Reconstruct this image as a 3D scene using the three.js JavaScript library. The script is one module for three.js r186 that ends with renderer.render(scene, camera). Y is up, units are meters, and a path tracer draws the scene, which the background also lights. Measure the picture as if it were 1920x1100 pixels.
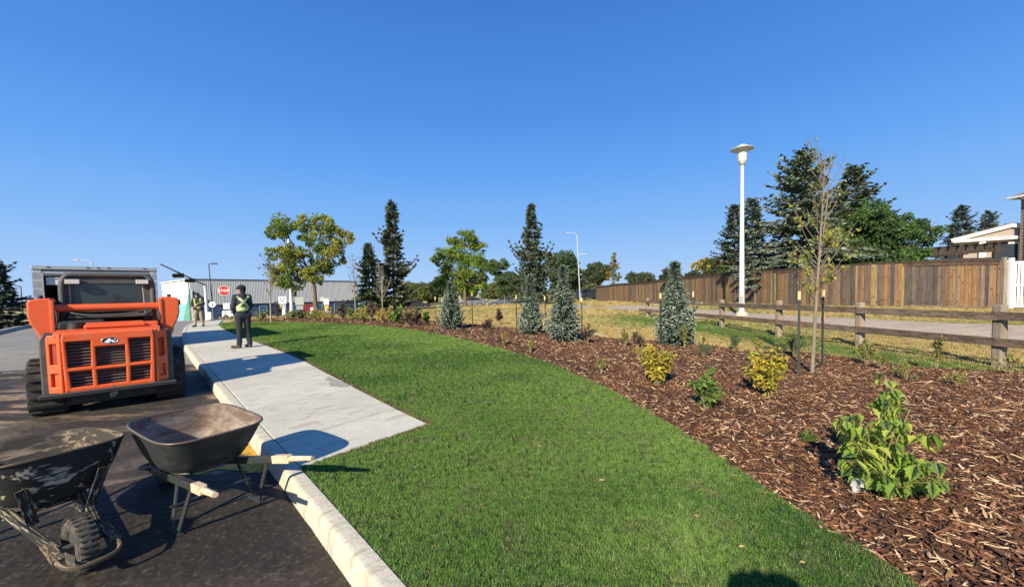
import * as THREE from 'three';
import { mergeGeometries, toCreasedNormals } from 'three/addons/utils/BufferGeometryUtils.js';
import { RoundedBoxGeometry } from 'three/addons/geometries/RoundedBoxGeometry.js';
import { TextGeometry } from 'three/addons/geometries/TextGeometry.js';
import { FontLoader } from 'three/addons/loaders/FontLoader.js';

// ---------- camera, sky, sun, exposure ----------
const scene = new THREE.Scene();
const camera = new THREE.PerspectiveCamera(71.79, 1920 / 1100, 0.05, 1500);
camera.position.set(0, 1.4, 0);
camera.rotation.order = 'YXZ';
camera.rotation.set(-2.5 * Math.PI / 180, 0, -1.2 * Math.PI / 180);
camera.setViewOffset(1920, 1100, 0, -33, 1920, 1100);
scene.add(camera);

const renderer = new THREE.WebGLRenderer({ antialias: true });
renderer.toneMapping = THREE.LinearToneMapping;
renderer.toneMappingExposure = 1.5;
renderer.shadowMap.enabled = true;

{ // clear blue air, the same all round, paler towards the horizon
  const W = 64, H = 512, a = new Float32Array(W * H * 4);
  const stops = [[-90, .30, .36, .42], [-4, .36, .48, .62], [0, .47, .66, .92], [4, .36, .59, .95], [9, .235, .49, .94], [16, .135, .38, .89], [23, .087, .295, .80], [36, .054, .198, .62], [60, .042, .155, .5], [90, .038, .14, .46]];
  for (let j = 0; j < H; j++) {
    const el = ((j + .5) / H - .5) * 180;
    let k = 0; while (k < stops.length - 2 && stops[k + 1][0] < el) k++;
    const A = stops[k], B = stops[k + 1], t = Math.min(1, Math.max(0, (el - A[0]) / (B[0] - A[0])));
    for (let i = 0; i < W; i++) { const o = (j * W + i) * 4; for (let c = 0; c < 3; c++) a[o + c] = (A[c + 1] + (B[c + 1] - A[c + 1]) * t) / 1.5; a[o + 3] = 1; }
  }
  const t = new THREE.DataTexture(a, W, H, THREE.RGBAFormat, THREE.FloatType);
  t.mapping = THREE.EquirectangularReflectionMapping; t.magFilter = t.minFilter = THREE.LinearFilter; t.needsUpdate = true;
  scene.background = t; scene.environment = t;
}
const sun = new THREE.DirectionalLight(new THREE.Color().setRGB(1, .89, .69), 5);
sun.position.set(-34.5, 50, 79.4); sun.target.position.set(0, 0, -12);
sun.position.z -= 12;
sun.castShadow = true; sun.shadow.mapSize.set(4096, 4096);
Object.assign(sun.shadow.camera, { left: -50, right: 50, top: 50, bottom: -50, near: 1, far: 260 });
scene.add(sun, sun.target);

// ---------- helpers ----------
function rngOf(s) { return () => { s |= 0; s = s + 0x6D2B79F5 | 0; let t = Math.imul(s ^ s >>> 15, 1 | s); t = t + Math.imul(t ^ t >>> 7, 61 | t) ^ t; return ((t ^ t >>> 14) >>> 0) / 4294967296; }; }
const rnd = rngOf(7);
const rr = (a, b, r = rnd) => a + (b - a) * r();
const V = (x, y, z) => new THREE.Vector3(x, y, z);
const lerp = (a, b, t) => a + (b - a) * t, clamp = (x, a = 0, b = 1) => Math.min(b, Math.max(a, x));
const sstep = (a, b, x) => { const t = clamp((x - a) / (b - a)); return t * t * (3 - 2 * t); };
const lut = (() => { const r = rngOf(99), p = new Float32Array(65536); for (let i = 0; i < 65536; i++) p[i] = r(); return p; })();
function noise(x, y, per = 256, seed = 0) {
  const xi = Math.floor(x), yi = Math.floor(y); let fx = x - xi, fy = y - yi; fx = fx * fx * (3 - 2 * fx); fy = fy * fy * (3 - 2 * fy);
  const m = v => ((v % per) + per) % per, g = (i, j) => lut[(m(i) + m(j) * 256 + seed * 7919) & 65535];
  return lerp(lerp(g(xi, yi), g(xi + 1, yi), fx), lerp(g(xi, yi + 1), g(xi + 1, yi + 1), fx), fy);
}
function fbm(x, y, per, oct = 4, seed = 0) { let s = 0, a = .5, n = 0; for (let o = 0; o < oct; o++) { s += a * noise(x, y, per, seed + o); n += a; x *= 2; y *= 2; per = Math.min(256, per * 2); a *= .55; } return s / n; }
const toS = v => v <= .0031308 ? v * 12.92 : 1.055 * Math.pow(v, 1 / 2.4) - .055;
function tex(w, h, fn, color = true) { // fn(u, v) -> linear rgb or a number
  const a = new Uint8Array(w * h * 4);
  for (let j = 0; j < h; j++) for (let i = 0; i < w; i++) {
    const c = fn(i / w, j / h), o = (j * w + i) * 4;
    if (color) { for (let k = 0; k < 3; k++) a[o + k] = 255 * toS(clamp(c[k])); } else a[o] = a[o + 1] = a[o + 2] = 255 * clamp(c);
    a[o + 3] = 255;
  }
  const t = new THREE.DataTexture(a, w, h); t.wrapS = t.wrapT = THREE.RepeatWrapping; t.magFilter = THREE.LinearFilter; t.minFilter = THREE.LinearMipmapLinearFilter; t.generateMipmaps = true;
  if (color) t.colorSpace = THREE.SRGBColorSpace; t.needsUpdate = true; return t;
}
const C = (r, g, b) => new THREE.Color().setRGB(r, g, b);
function mat(rgb, roughness = .8, extra = {}) { return new THREE.MeshStandardMaterial({ color: C(...rgb), roughness, side: THREE.DoubleSide, ...extra }); }
function leafMat(t = .35) { return new THREE.MeshPhysicalMaterial({ color: 0xffffff, vertexColors: true, roughness: 1, transmission: t, thickness: 0, side: THREE.DoubleSide, specularIntensity: .4 }); }
const mix3 = (a, b, t) => [lerp(a[0], b[0], t), lerp(a[1], b[1], t), lerp(a[2], b[2], t)];

const taken = {};
function numbered(n) { if (!(n in taken)) { taken[n] = 0; return n; } taken[n]++; return n + '_' + String(taken[n]).padStart(3, '0'); }
function sh(o) { o.castShadow = o.receiveShadow = true; return o; }
function thing(name, label, category, p = [0, 0, 0], ry = 0, group) {
  const o = new THREE.Group(); o.name = numbered(name); o.position.set(...p); o.rotation.y = ry; o.userData = { label, category }; if (group) o.userData.group = group; scene.add(o); return o;
}
function part(parent, name, geo, m, extra = {}) { const o = sh(new THREE.Mesh(geo, m)); o.name = name; Object.assign(o.userData, extra); parent.add(o); return o; }
function struct(name, geo, m) { const o = sh(geo ? new THREE.Mesh(geo, m) : new THREE.Group()); o.name = name; o.userData.kind = 'structure'; scene.add(o); return o; }
function solo(name, label, category, geo, m, p = [0, 0, 0], ry = 0, group) { const o = sh(new THREE.Mesh(geo, m)); o.name = numbered(name); o.position.set(...p); o.rotation.y = ry; o.userData = { label, category }; if (group) o.userData.group = group; scene.add(o); return o; }

function flat(g) { let q = g.index ? g.toNonIndexed() : g; for (const k of Object.keys(q.attributes)) if (!['position', 'normal', 'uv'].includes(k)) q.deleteAttribute(k); if (!q.attributes.uv) q.setAttribute('uv', new THREE.BufferAttribute(new Float32Array(q.attributes.position.count * 2), 2)); q.morphAttributes = {}; q.groups = []; return q; }
function merge(list) { return mergeGeometries(list.map(flat)); }
function move(g, x = 0, y = 0, z = 0, rx = 0, ry = 0, rz = 0) { g.applyMatrix4(new THREE.Matrix4().compose(V(x, y, z), new THREE.Quaternion().setFromEuler(new THREE.Euler(rx, ry, rz)), V(1, 1, 1))); return g; }
const bx = (w, h, d, x = 0, y = 0, z = 0, rx = 0, ry = 0, rz = 0) => move(new THREE.BoxGeometry(w, h, d), x, y, z, rx, ry, rz);
const rbx = (w, h, d, x = 0, y = 0, z = 0, r = .02, rx = 0, ry = 0, rz = 0, s = 2) => move(new RoundedBoxGeometry(w, h, d, s, Math.min(r, w / 2.01, h / 2.01, d / 2.01)), x, y, z, rx, ry, rz);
function cyl(p, q, r1, r2 = r1, seg = 10, open = false) {
  const a = V(...p), b = V(...q), L = a.distanceTo(b), g = new THREE.CylinderGeometry(r2, r1, L, seg, 1, open);
  g.applyQuaternion(new THREE.Quaternion().setFromUnitVectors(V(0, 1, 0), b.clone().sub(a).normalize())); const m = a.add(b).multiplyScalar(.5); g.translate(m.x, m.y, m.z); return g;
}
function bar(p, q, w, h, up = [0, 1, 0]) { // square bar from p to q
  const a = V(...p), b = V(...q), L = a.distanceTo(b), g = new RoundedBoxGeometry(w, h, L, 1, Math.min(w, h) * .12);
  const m = new THREE.Matrix4().lookAt(a, b, V(...up)); g.applyMatrix4(m); const c = a.add(b).multiplyScalar(.5); g.translate(c.x, c.y, c.z); return g;
}
function tube(pts, r, n = 24, k = 7, closed = false) { return new THREE.TubeGeometry(new THREE.CatmullRomCurve3(pts.map(p => V(...p)), closed), n, r, k, closed); }
function ext(pts, depth, bevel = 0, holes = [], seg = 1) {
  const s = new THREE.Shape(pts.map(p => new THREE.Vector2(...p))); for (const h of holes) s.holes.push(new THREE.Path(h.map(p => new THREE.Vector2(...p))));
  return new THREE.ExtrudeGeometry(s, { depth, bevelEnabled: bevel > 0, bevelSize: bevel, bevelThickness: bevel, bevelOffset: -bevel, bevelSegments: seg, curveSegments: 8 });
}
function limb(pts, r0, r1, n = 8, k = 6) { // a tapering bent limb
  const c = new THREE.CatmullRomCurve3(pts.map(p => V(...p))), pos = [], uv = [], ix = []; let side = V(1, 0, .3).normalize();
  for (let i = 0; i <= n; i++) { const p = c.getPoint(i / n), t = c.getTangent(i / n), a = V(0, 0, 0).crossVectors(t, side).normalize(), b = V(0, 0, 0).crossVectors(a, t).normalize(), r = lerp(r0, r1, i / n); side.copy(b); for (let j = 0; j <= k; j++) { const u = j / k * 6.2832, x = Math.cos(u) * r, y = Math.sin(u) * r; pos.push(p.x + a.x * x + b.x * y, p.y + a.y * x + b.y * y, p.z + a.z * x + b.z * y); uv.push(j / k, p.y * .7); } }
  for (let i = 0; i < n; i++) for (let j = 0; j < k; j++) { const o = i * (k + 1) + j; ix.push(o, o + 1, o + k + 1, o + 1, o + k + 2, o + k + 1); }
  const g = new THREE.BufferGeometry(); g.setAttribute('position', new THREE.Float32BufferAttribute(pos, 3)); g.setAttribute('uv', new THREE.Float32BufferAttribute(uv, 2)); g.setIndex(ix); g.computeVertexNormals(); return g;
}
class TB { // loose triangles with colours
  constructor() { this.p = []; this.c = []; }
  tri(a, b, c, k) { this.p.push(a.x, a.y, a.z, b.x, b.y, b.z, c.x, c.y, c.z); for (let i = 0; i < 3; i++) this.c.push(k[0], k[1], k[2]); }
  // a folded leaf: at o, pointing along d, blade normal about n
  leaf(o, d, n, L, W, k) {
    const s = _a.crossVectors(d, n).normalize(), up = _b.crossVectors(s, d).normalize();
    const tip = V(o.x + d.x * L, o.y + d.y * L, o.z + d.z * L), m = V(o.x + d.x * L * .45 - up.x * W * .18, o.y + d.y * L * .45 - up.y * W * .18, o.z + d.z * L * .45 - up.z * W * .18);
    const l = V(m.x + s.x * W + up.x * W * .3, m.y + s.y * W + up.y * W * .3, m.z + s.z * W + up.z * W * .3), r = V(m.x - s.x * W + up.x * W * .3, m.y - s.y * W + up.y * W * .3, m.z - s.z * W + up.z * W * .3);
    this.tri(o, l, m, k); this.tri(o, m, r, k); this.tri(l, tip, m, k); this.tri(m, tip, r, k);
  }
  quad(o, d, s, L, W, k) { // flat diamond
    const t = V(o.x + d.x * L, o.y + d.y * L, o.z + d.z * L), m = V(o.x + d.x * L * .4, o.y + d.y * L * .4, o.z + d.z * L * .4);
    const l = V(m.x + s.x * W, m.y + s.y * W, m.z + s.z * W), r = V(m.x - s.x * W, m.y - s.y * W, m.z - s.z * W);
    this.tri(o, l, t, k); this.tri(o, t, r, k);
  }
  geo() { const g = new THREE.BufferGeometry(); g.setAttribute('position', new THREE.Float32BufferAttribute(this.p, 3)); g.setAttribute('color', new THREE.Float32BufferAttribute(this.c, 3)); g.setAttribute('uv', new THREE.Float32BufferAttribute(new Float32Array(this.p.length / 3 * 2), 2)); g.computeVertexNormals(); return g; }
}
const _a = V(0, 0, 0), _b = V(0, 0, 0);
function rdir(r = rnd) { const z = r() * 2 - 1, a = r() * 6.2832, s = Math.sqrt(1 - z * z); return V(s * Math.cos(a), z, s * Math.sin(a)); }
const polyRows = new Map();
function inPoly(x, d, P) { // edges bucketed by depth
  let B = polyRows.get(P); if (!B) { B = new Map(); for (let i = 0, j = P.length - 1; i < P.length; j = i++) { const lo = Math.floor(Math.min(P[i][1], P[j][1]) * 4), hi = Math.floor(Math.max(P[i][1], P[j][1]) * 4); for (let k = lo; k <= hi; k++) { if (!B.has(k)) B.set(k, []); B.get(k).push([P[i], P[j]]); } } polyRows.set(P, B); }
  const E = B.get(Math.floor(d * 4)); if (!E) return false; let q = false; for (const [[a, b], [e, f]] of E) if (b > d !== f > d && x < (e - a) * (d - b) / (f - b) + a) q = !q; return q;
}
function edgeDist(x, d, L) { let m = 1e9; for (let i = 0; i + 1 < L.length; i++) { const [a, b] = L[i]; if (Math.abs(b - d) > 1 || Math.abs(a - x) > 1) continue; const [e, f] = L[i + 1], t = clamp(((x - a) * (e - a) + (d - b) * (f - b)) / ((e - a) ** 2 + (f - b) ** 2)); m = Math.min(m, Math.hypot(x - a - t * (e - a), d - b - t * (f - b))); } return m; }
function curve(pts, n) { const c = new THREE.CatmullRomCurve3(pts.map(p => V(p[0], 0, p[1])), false, 'centripetal'); return c.getSpacedPoints(n).map(p => [p.x, p.z]); }
function sheet(P, y, per = 1) { // a flat polygon given in (x, depth), uv in metres
  const g = new THREE.ShapeGeometry(new THREE.Shape(P.map(p => new THREE.Vector2(p[0], p[1])))); const q = g.attributes.position, uv = [];
  for (let i = 0; i < q.count; i++) { const x = q.getX(i), d = q.getY(i); uv.push(x / per, d / per); q.setXYZ(i, x, typeof y === 'function' ? y(x, d) : y, -d); }
  g.setAttribute('uv', new THREE.Float32BufferAttribute(uv, 2)); g.computeVertexNormals();
  const nn = g.attributes.normal; if (nn.getY(0) < 0) { const ix = g.index.array; for (let i = 0; i < ix.length; i += 3) { const t = ix[i]; ix[i] = ix[i + 1]; ix[i + 1] = t; } g.computeVertexNormals(); }
  return g;
}
// smooth body surfaces: distance to tapered capsules, meshed by surface nets
function capsules(list, k = .03) {
  const L = list.map(([a, b, r1, r2 = r1, fl = 1]) => ({ a, ab: [b[0] - a[0], b[1] - a[1], b[2] - a[2]], r1, r2, fl, q: 1 / Math.max(1e-9, (b[0] - a[0]) ** 2 + (b[1] - a[1]) ** 2 + (b[2] - a[2]) ** 2) }));
  return (x, y, z) => { let d = 9; for (const c of L) { const px = x - c.a[0], py = y - c.a[1], pz = (z - c.a[2]); const t = clamp((px * c.ab[0] + py * c.ab[1] + pz * c.ab[2]) * c.q); const e = Math.hypot(px - c.ab[0] * t, py - c.ab[1] * t, (pz - c.ab[2] * t) * c.fl) - lerp(c.r1, c.r2, t); const h = Math.max(k - Math.abs(d - e), 0) / k; d = Math.min(d, e) - h * h * k * .25; } return d; };
}
function nets(f, lo, hi, s) {
  const n = [0, 1, 2].map(i => Math.ceil((hi[i] - lo[i]) / s) + 1), v = new Float32Array(n[0] * n[1] * n[2]), id = (i, j, k) => i + n[0] * (j + n[1] * k);
  for (let k = 0; k < n[2]; k++) for (let j = 0; j < n[1]; j++) for (let i = 0; i < n[0]; i++) v[id(i, j, k)] = f(lo[0] + i * s, lo[1] + j * s, lo[2] + k * s);
  const at = new Int32Array(v.length).fill(-1), P = [], I = [];
  for (let k = 0; k < n[2] - 1; k++) for (let j = 0; j < n[1] - 1; j++) for (let i = 0; i < n[0] - 1; i++) {
    let c = 0, x = 0, y = 0, z = 0;
    for (let e = 0; e < 12; e++) {
      const ax = e >> 2, b = e & 1, d = (e >> 1) & 1; const o = ax === 0 ? [0, b, d] : ax === 1 ? [b, 0, d] : [b, d, 0], q = [...o]; q[ax] = 1;
      const A = v[id(i + o[0], j + o[1], k + o[2])], B = v[id(i + q[0], j + q[1], k + q[2])];
      if (A < 0 !== B < 0) { const t = A / (A - B); c++; x += o[0] + (q[0] - o[0]) * t; y += o[1] + (q[1] - o[1]) * t; z += o[2] + (q[2] - o[2]) * t; }
    }
    if (c) { at[id(i, j, k)] = P.length / 3; P.push(lo[0] + (i + x / c) * s, lo[1] + (j + y / c) * s, lo[2] + (k + z / c) * s); }
  }
  for (let k = 1; k < n[2] - 1; k++) for (let j = 1; j < n[1] - 1; j++) for (let i = 1; i < n[0] - 1; i++) {
    const A = v[id(i, j, k)] < 0;
    const face = (B, a, b, c, d) => { if (A === B) return; if (A) I.push(a, b, c, a, c, d); else I.push(a, c, b, a, d, c); };
    face(v[id(i + 1, j, k)] < 0, at[id(i, j - 1, k - 1)], at[id(i, j, k - 1)], at[id(i, j, k)], at[id(i, j - 1, k)]);
    face(v[id(i, j + 1, k)] < 0, at[id(i - 1, j, k - 1)], at[id(i - 1, j, k)], at[id(i, j, k)], at[id(i, j, k - 1)]);
    face(v[id(i, j, k + 1)] < 0, at[id(i - 1, j - 1, k)], at[id(i, j - 1, k)], at[id(i, j, k)], at[id(i - 1, j, k)]);
  }
  const g = new THREE.BufferGeometry(); g.setAttribute('position', new THREE.Float32BufferAttribute(P, 3)); g.setAttribute('uv', new THREE.Float32BufferAttribute(new Float32Array(P.length / 3 * 2), 2)); g.setIndex(I); g.computeVertexNormals(); return g;
}
// ---------- the lie of the land ----------
const HP = [[0, 0, 0], [-3, 5, 0], [5, 6, 0], [8, 8, 0], [8, 12, 0], [7.5, 18, 0], [3, 12, 0], [0, 20, 0], [-6, 12, 0], [-12, 16, 0], [-8, 24, 0], [-16, 24, 0], [-17, 30, -.06], [10.5, 9, .1], [13, 10, .3], [11.2, 13, .28], [9.7, 17, .25], [9.3, 21, .3], [18.6, 15.2, .42], [15.4, 17.5, .52], [13.2, 23, .55], [12.3, 29, .5], [11, 40, .3], [9.9, 50, .12], [22, 22, .6], [30, 25, .6], [45, 40, .6], [6, 34, .1], [2, 42, .2], [-5.3, 46, -.07], [-11, 38, 0], [-16, 33, 0], [-19.6, 36, 0], [-23, 33, -.2], [-26, 38, -.45], [-31, 42, -.84], [-37, 50, -1.4], [-45, 60, -2], [-60, 75, -2.1], [-30, 58, -.9], [-27, 75, -2.2], [-1.2, 62, -.55], [-14.6, 60, -.68], [11.9, 62, .16], [0, 90, -.6], [-32, 25, -.1], [-25, 20, 0], [-40, 30, -.2], [30, 80, .3], [0, 200, -.5], [-100, 120, -2], [100, 100, .5], [10, -10, 0], [-10, -10, 0]];
function H(x, d) { const w = sstep(-.31, -.40, x / Math.max(d, 1)) * sstep(28, 37, d) * sstep(-1.2, -.85, x / Math.max(d, 1)); if (w > .999) return -(d - 30) * .05; const h = H0(x, d); return w > 0 ? lerp(h, -(d - 30) * .05, w) : h; }
function H0(x, d) { let s = 0, w = 0; for (const [a, b, h] of HP) { const q = 1 / ((x - a) ** 2 + (d - b) ** 2 + .4) ** 1.6; s += q * h; w += q; } return s / w; }

// kerb line (outer top edge), lawn and bed outlines, all as (x, depth)
const kerbPts = [[6.2, -6], [3.75, -3.1], [.99, .02], [-.68, 1.9], [-1.77, 3.12], [-2.95, 4.42], [-4.45, 6.1], [-7.4, 9.4], [-11.1, 13.6], [-15.4, 18.9], [-18.6, 23.2], [-21.6, 28], [-25, 34]];
const K = curve(kerbPts, 420);
function offsetLine(L, o) { return L.map((p, i) => { const a = L[Math.max(0, i - 1)], b = L[Math.min(L.length - 1, i + 1)], dx = b[0] - a[0], dd = b[1] - a[1], l = Math.hypot(dx, dd); return [p[0] + dd / l * o, p[1] - dx / l * o]; }); } // + = to the right when walking away
const walkEdge = curve([[-.94, 4.35], [-1.49, 5.0], [-2.44, 6.17], [-3.35, 7.3], [-4.06, 8.2], [-4.95, 9.31], [-7.14, 11.8], [-10.24, 15.2], [-14.02, 19.6], [-17.1, 23.6], [-20, 28]], 300);
const bedFront = curve([[2.1, -2.2], [2.02, -.6], [1.95, .6], [1.88, 1.82], [1.78, 2.5], [1.74, 3.5], [1.52, 4.89], [1.06, 6.92], [.22, 9.16], [-1.95, 13.2], [-4.1, 16.4], [-6.44, 18.9], [-10.6, 22.2], [-14.2, 23.9], [-16.9, 24.4]], 260).map(([x, d], i) => { const w = (noise(i * .21, 3, 256) - .5) * .11 + (noise(i * .9, 8, 256) - .5) * .05; return [x + w, d - w * .5]; });
const bedBack = curve([[-17.4, 25.3], [-16, 27.2], [-12, 26.6], [-8.53, 24.88], [-3.99, 21.59], [-1.39, 17.9], [.75, 15.2], [2.34, 13.0], [3.5, 11.4], [4.46, 10.1], [5.6, 8.8], [6.5, 7.9], [7.0, 6.95], [7.88, 6.1], [8.6, 4.4], [8.8, 1.5], [8.2, -2]], 160).map(([x, d], i) => { const w = (noise(i * .4, 5, 256) - .5) * .35; return [x + w, d + w]; });
const bedPoly = [...bedFront, ...bedBack];
const kerbIn = offsetLine(K, .11);
// joint where the walk ends: kerb inner point nearest the walk's near corner
const kNear = kerbIn.findIndex(p => p[1] > 3.34), kFar = kerbIn.findIndex(p => p[1] > 27);
const lawnPoly = [...kerbIn.slice(kerbIn.findIndex(p => p[1] > -1.9), kNear), [-.94, 4.35], ...walkEdge.filter(p => p[1] < 23.4), [-16.9, 24.4], ...bedFront.slice().reverse().filter(p => p[1] > -1.9)];
const roadPoly = [...K.filter(p => p[1] > -5), [-27, 37], [-38, 51], [-60, 60], [-75, 60], [-52, 49], [-28.3, 22.6], [-11.7, 4.9], [-2.3, -5]];
const sideOfKerb = (x, d) => { let m = 1e9, s = 0; for (let i = 0; i + 1 < K.length; i += 3) { const [a, b] = K[i], e = K[Math.min(i + 3, K.length - 1)], q = (x - a) ** 2 + (d - b) ** 2; if (q < m) { m = q; s = (e[0] - a) * (d - b) - (e[1] - b) * (x - a); } } return s > 0 ? -Math.sqrt(m) : Math.sqrt(m); }; // negative on the road

// ---------- surface textures ----------
const grainTex = tex(256, 256, (u, v) => { const n = .55 + .45 * fbm(u * 32, v * 32, 32, 4, 2); return [n, n, n]; });
const bumpGrain = tex(512, 512, (u, v) => fbm(u * 64, v * 64, 64, 3, 5), false);
const dryTex = tex(1024, 1024, (u, v) => {
  const f = fbm(u * 128, v * 128, 128, 3, 1), m = fbm(u * 14, v * 14, 14, 4, 3), l = fbm(u * 4, v * 4, 4, 3, 9);
  const g = clamp((m - .42) * 4) * .6; const k = .45 + .95 * f;
  return mix3([.56 * k, .43 * k, .19 * k], [.32 * k, .32 * k, .105 * k], clamp(g * .7 + (l - .45) * 1.2));
});
const asphaltTex = tex(1024, 1024, (u, v) => { const f = fbm(u * 128, v * 128, 128, 3, 4), m = fbm(u * 6, v * 6, 6, 4, 6), s = clamp((fbm(u * 3, v * 40, 40, 3, 7) - .5) * 2); const k = (.6 + .5 * f) * (.8 + .4 * m); return [.27 * k + .08 * s, .255 * k + .07 * s, .225 * k + .05 * s]; });
const mudTex = tex(1024, 1024, (u, v) => {
  const f = fbm(u * 128, v * 128, 128, 3, 4), m = fbm(u * 8, v * 8, 8, 4, 8);
  const st = fbm(u * 5 + m * .8, v * 26 + m * 3, 26, 4, 11), t = clamp((st - .475) * 5) * clamp((fbm(u * 3, v * 3, 3, 3, 21) - .30) * 4);
  const k = .6 + .8 * f; return mix3([.032 * k, .024 * k, .016 * k], [.32 * k, .235 * k, .145 * k], t * .85 + .12 * clamp((m - .5) * 4));
});
const mudDarkTex = tex(1024, 1024, (u, v) => { const f = fbm(u * 128, v * 128, 128, 3, 4), m = fbm(u * 6, v * 6, 6, 5, 31); const sp = f > .70 ? 1 : 0; const k = .55 + .9 * f; return mix3(mix3([.024 * k, .018 * k, .012 * k], [.050 * k, .036 * k, .024 * k], clamp((m - .42) * 3.5)), [.14, .115, .08], sp * .3); });
const concreteTex = tex(1024, 1024, (u, v) => {
  const f = fbm(u * 100, v * 100, 100, 3, 2), m = fbm(u * 7, v * 7, 7, 4, 12), br = fbm(u * 8, v * 160, 160, 2, 14);
  const st = clamp((fbm(u * 9 + 3, v * 22, 22, 4, 17) - .60) * 7), k = (.86 + .2 * f) * (.86 + .26 * m) * (.94 + .12 * br);
  return mix3([.625 * k, .59 * k, .475 * k], [.33, .27, .18], st * .42);
});
const concreteBump = tex(512, 512, (u, v) => .6 * fbm(u * 8, v * 160, 160, 2, 14) + .4 * fbm(u * 80, v * 80, 80, 2, 15), false);
const soilTex = tex(512, 512, (u, v) => { const f = fbm(u * 60, v * 60, 60, 4, 3); const k = .4 + 1.1 * f; return [.075 * k, .040 * k, .026 * k]; });
const turfTex = tex(512, 512, (u, v) => { const f = fbm(u * 90, v * 90, 90, 3, 3), m = fbm(u * 9, v * 9, 9, 3, 30); const k = .35 + 1.1 * f; return mix3([.045 * k, .085 * k, .018 * k], [.06 * k, .07 * k, .022 * k], clamp((m - .5) * 3)); });
const woodTex = tex(256, 1024, (u, v) => { const w = fbm(u * 22 + fbm(u * 3, v * 3, 3, 2, 41) * 2, v * 4, 22, 4, 40), s = fbm(u * 60, v * 6, 60, 2, 44); const kn = Math.min(1, Math.hypot((u - .4) * 3, (v - .33) * 14), Math.hypot((u - .6) * 3, (v - .78) * 14)); const k = (.15 + 1.5 * w) * (.55 + .9 * s) * (.35 + .65 * sstep(.15, .45, kn)) * .95; return [k, k * .97, k * .93]; });
const woodBump = tex(256, 512, (u, v) => fbm(u * 40, v * 4, 40, 3, 44), false);
const barkTex = tex(128, 256, (u, v) => { const k = .5 + .9 * fbm(u * 14, v * 8, 14, 4, 51); return [k, k * .95, k * .9]; });

// ---------- ground ----------
const dryM = new THREE.MeshStandardMaterial({ map: dryTex, vertexColors: true, roughness: 1, bumpMap: bumpGrain, bumpScale: .02 });
{
  const ax = (a, b, f0, f1) => { const o = []; for (let x = a; x <= b + 1e-6;) { o.push(x); x += (x > f0 - 1 && x < f1) ? .6 : (Math.abs(x) < 110 ? 3 : 30); } return o; };
  const X = ax(-420, 420, -24, 26), D = ax(-60, 700, -6, 36), pos = [], col = [], uv = [], ix = [];
  for (const d of D) for (const x of X) {
    let y = H(x, d) - .02;
    if (inPoly(x, d, roadPoly) || (d < 40 && d > -5 && sideOfKerb(x, d) < .2 && x > -30 + (5 - d))) y -= .45;
    else if (sideOfKerb(x, d) < 2 || inPoly(x, d, lawnPoly)) y -= .12;
    if (inPoly(x, d, bedPoly)) y -= .06;
    pos.push(x, y, -d); uv.push(x / 6, d / 6);
    // watered strip of greener grass along the bed and the rail fence
    const gz = Math.exp(-(((x - (8.0 - .105 * d)) / 1.1) ** 2)) * sstep(26, 15, d) * (d > 0 ? 1 : 0) + .5 * clamp((fbm(x * .12 + 40, d * .12 + 9, 256, 3, 5) - .52) * 6);
    const c = mix3([1, 1, 1], [.42, .78, .45], clamp(gz)); col.push(...c);
  }
  const n = X.length; for (let j = 0; j + 1 < D.length; j++) for (let i = 0; i + 1 < n; i++) { const a = j * n + i; ix.push(a, a + 1, a + n, a + 1, a + n + 1, a + n); }
  const g = new THREE.BufferGeometry(); g.setAttribute('position', new THREE.Float32BufferAttribute(pos, 3)); g.setAttribute('color', new THREE.Float32BufferAttribute(col, 3)); g.setAttribute('uv', new THREE.Float32BufferAttribute(uv, 2)); g.setIndex(ix); g.computeVertexNormals();
  struct('ground', g, dryM);
}
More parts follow.
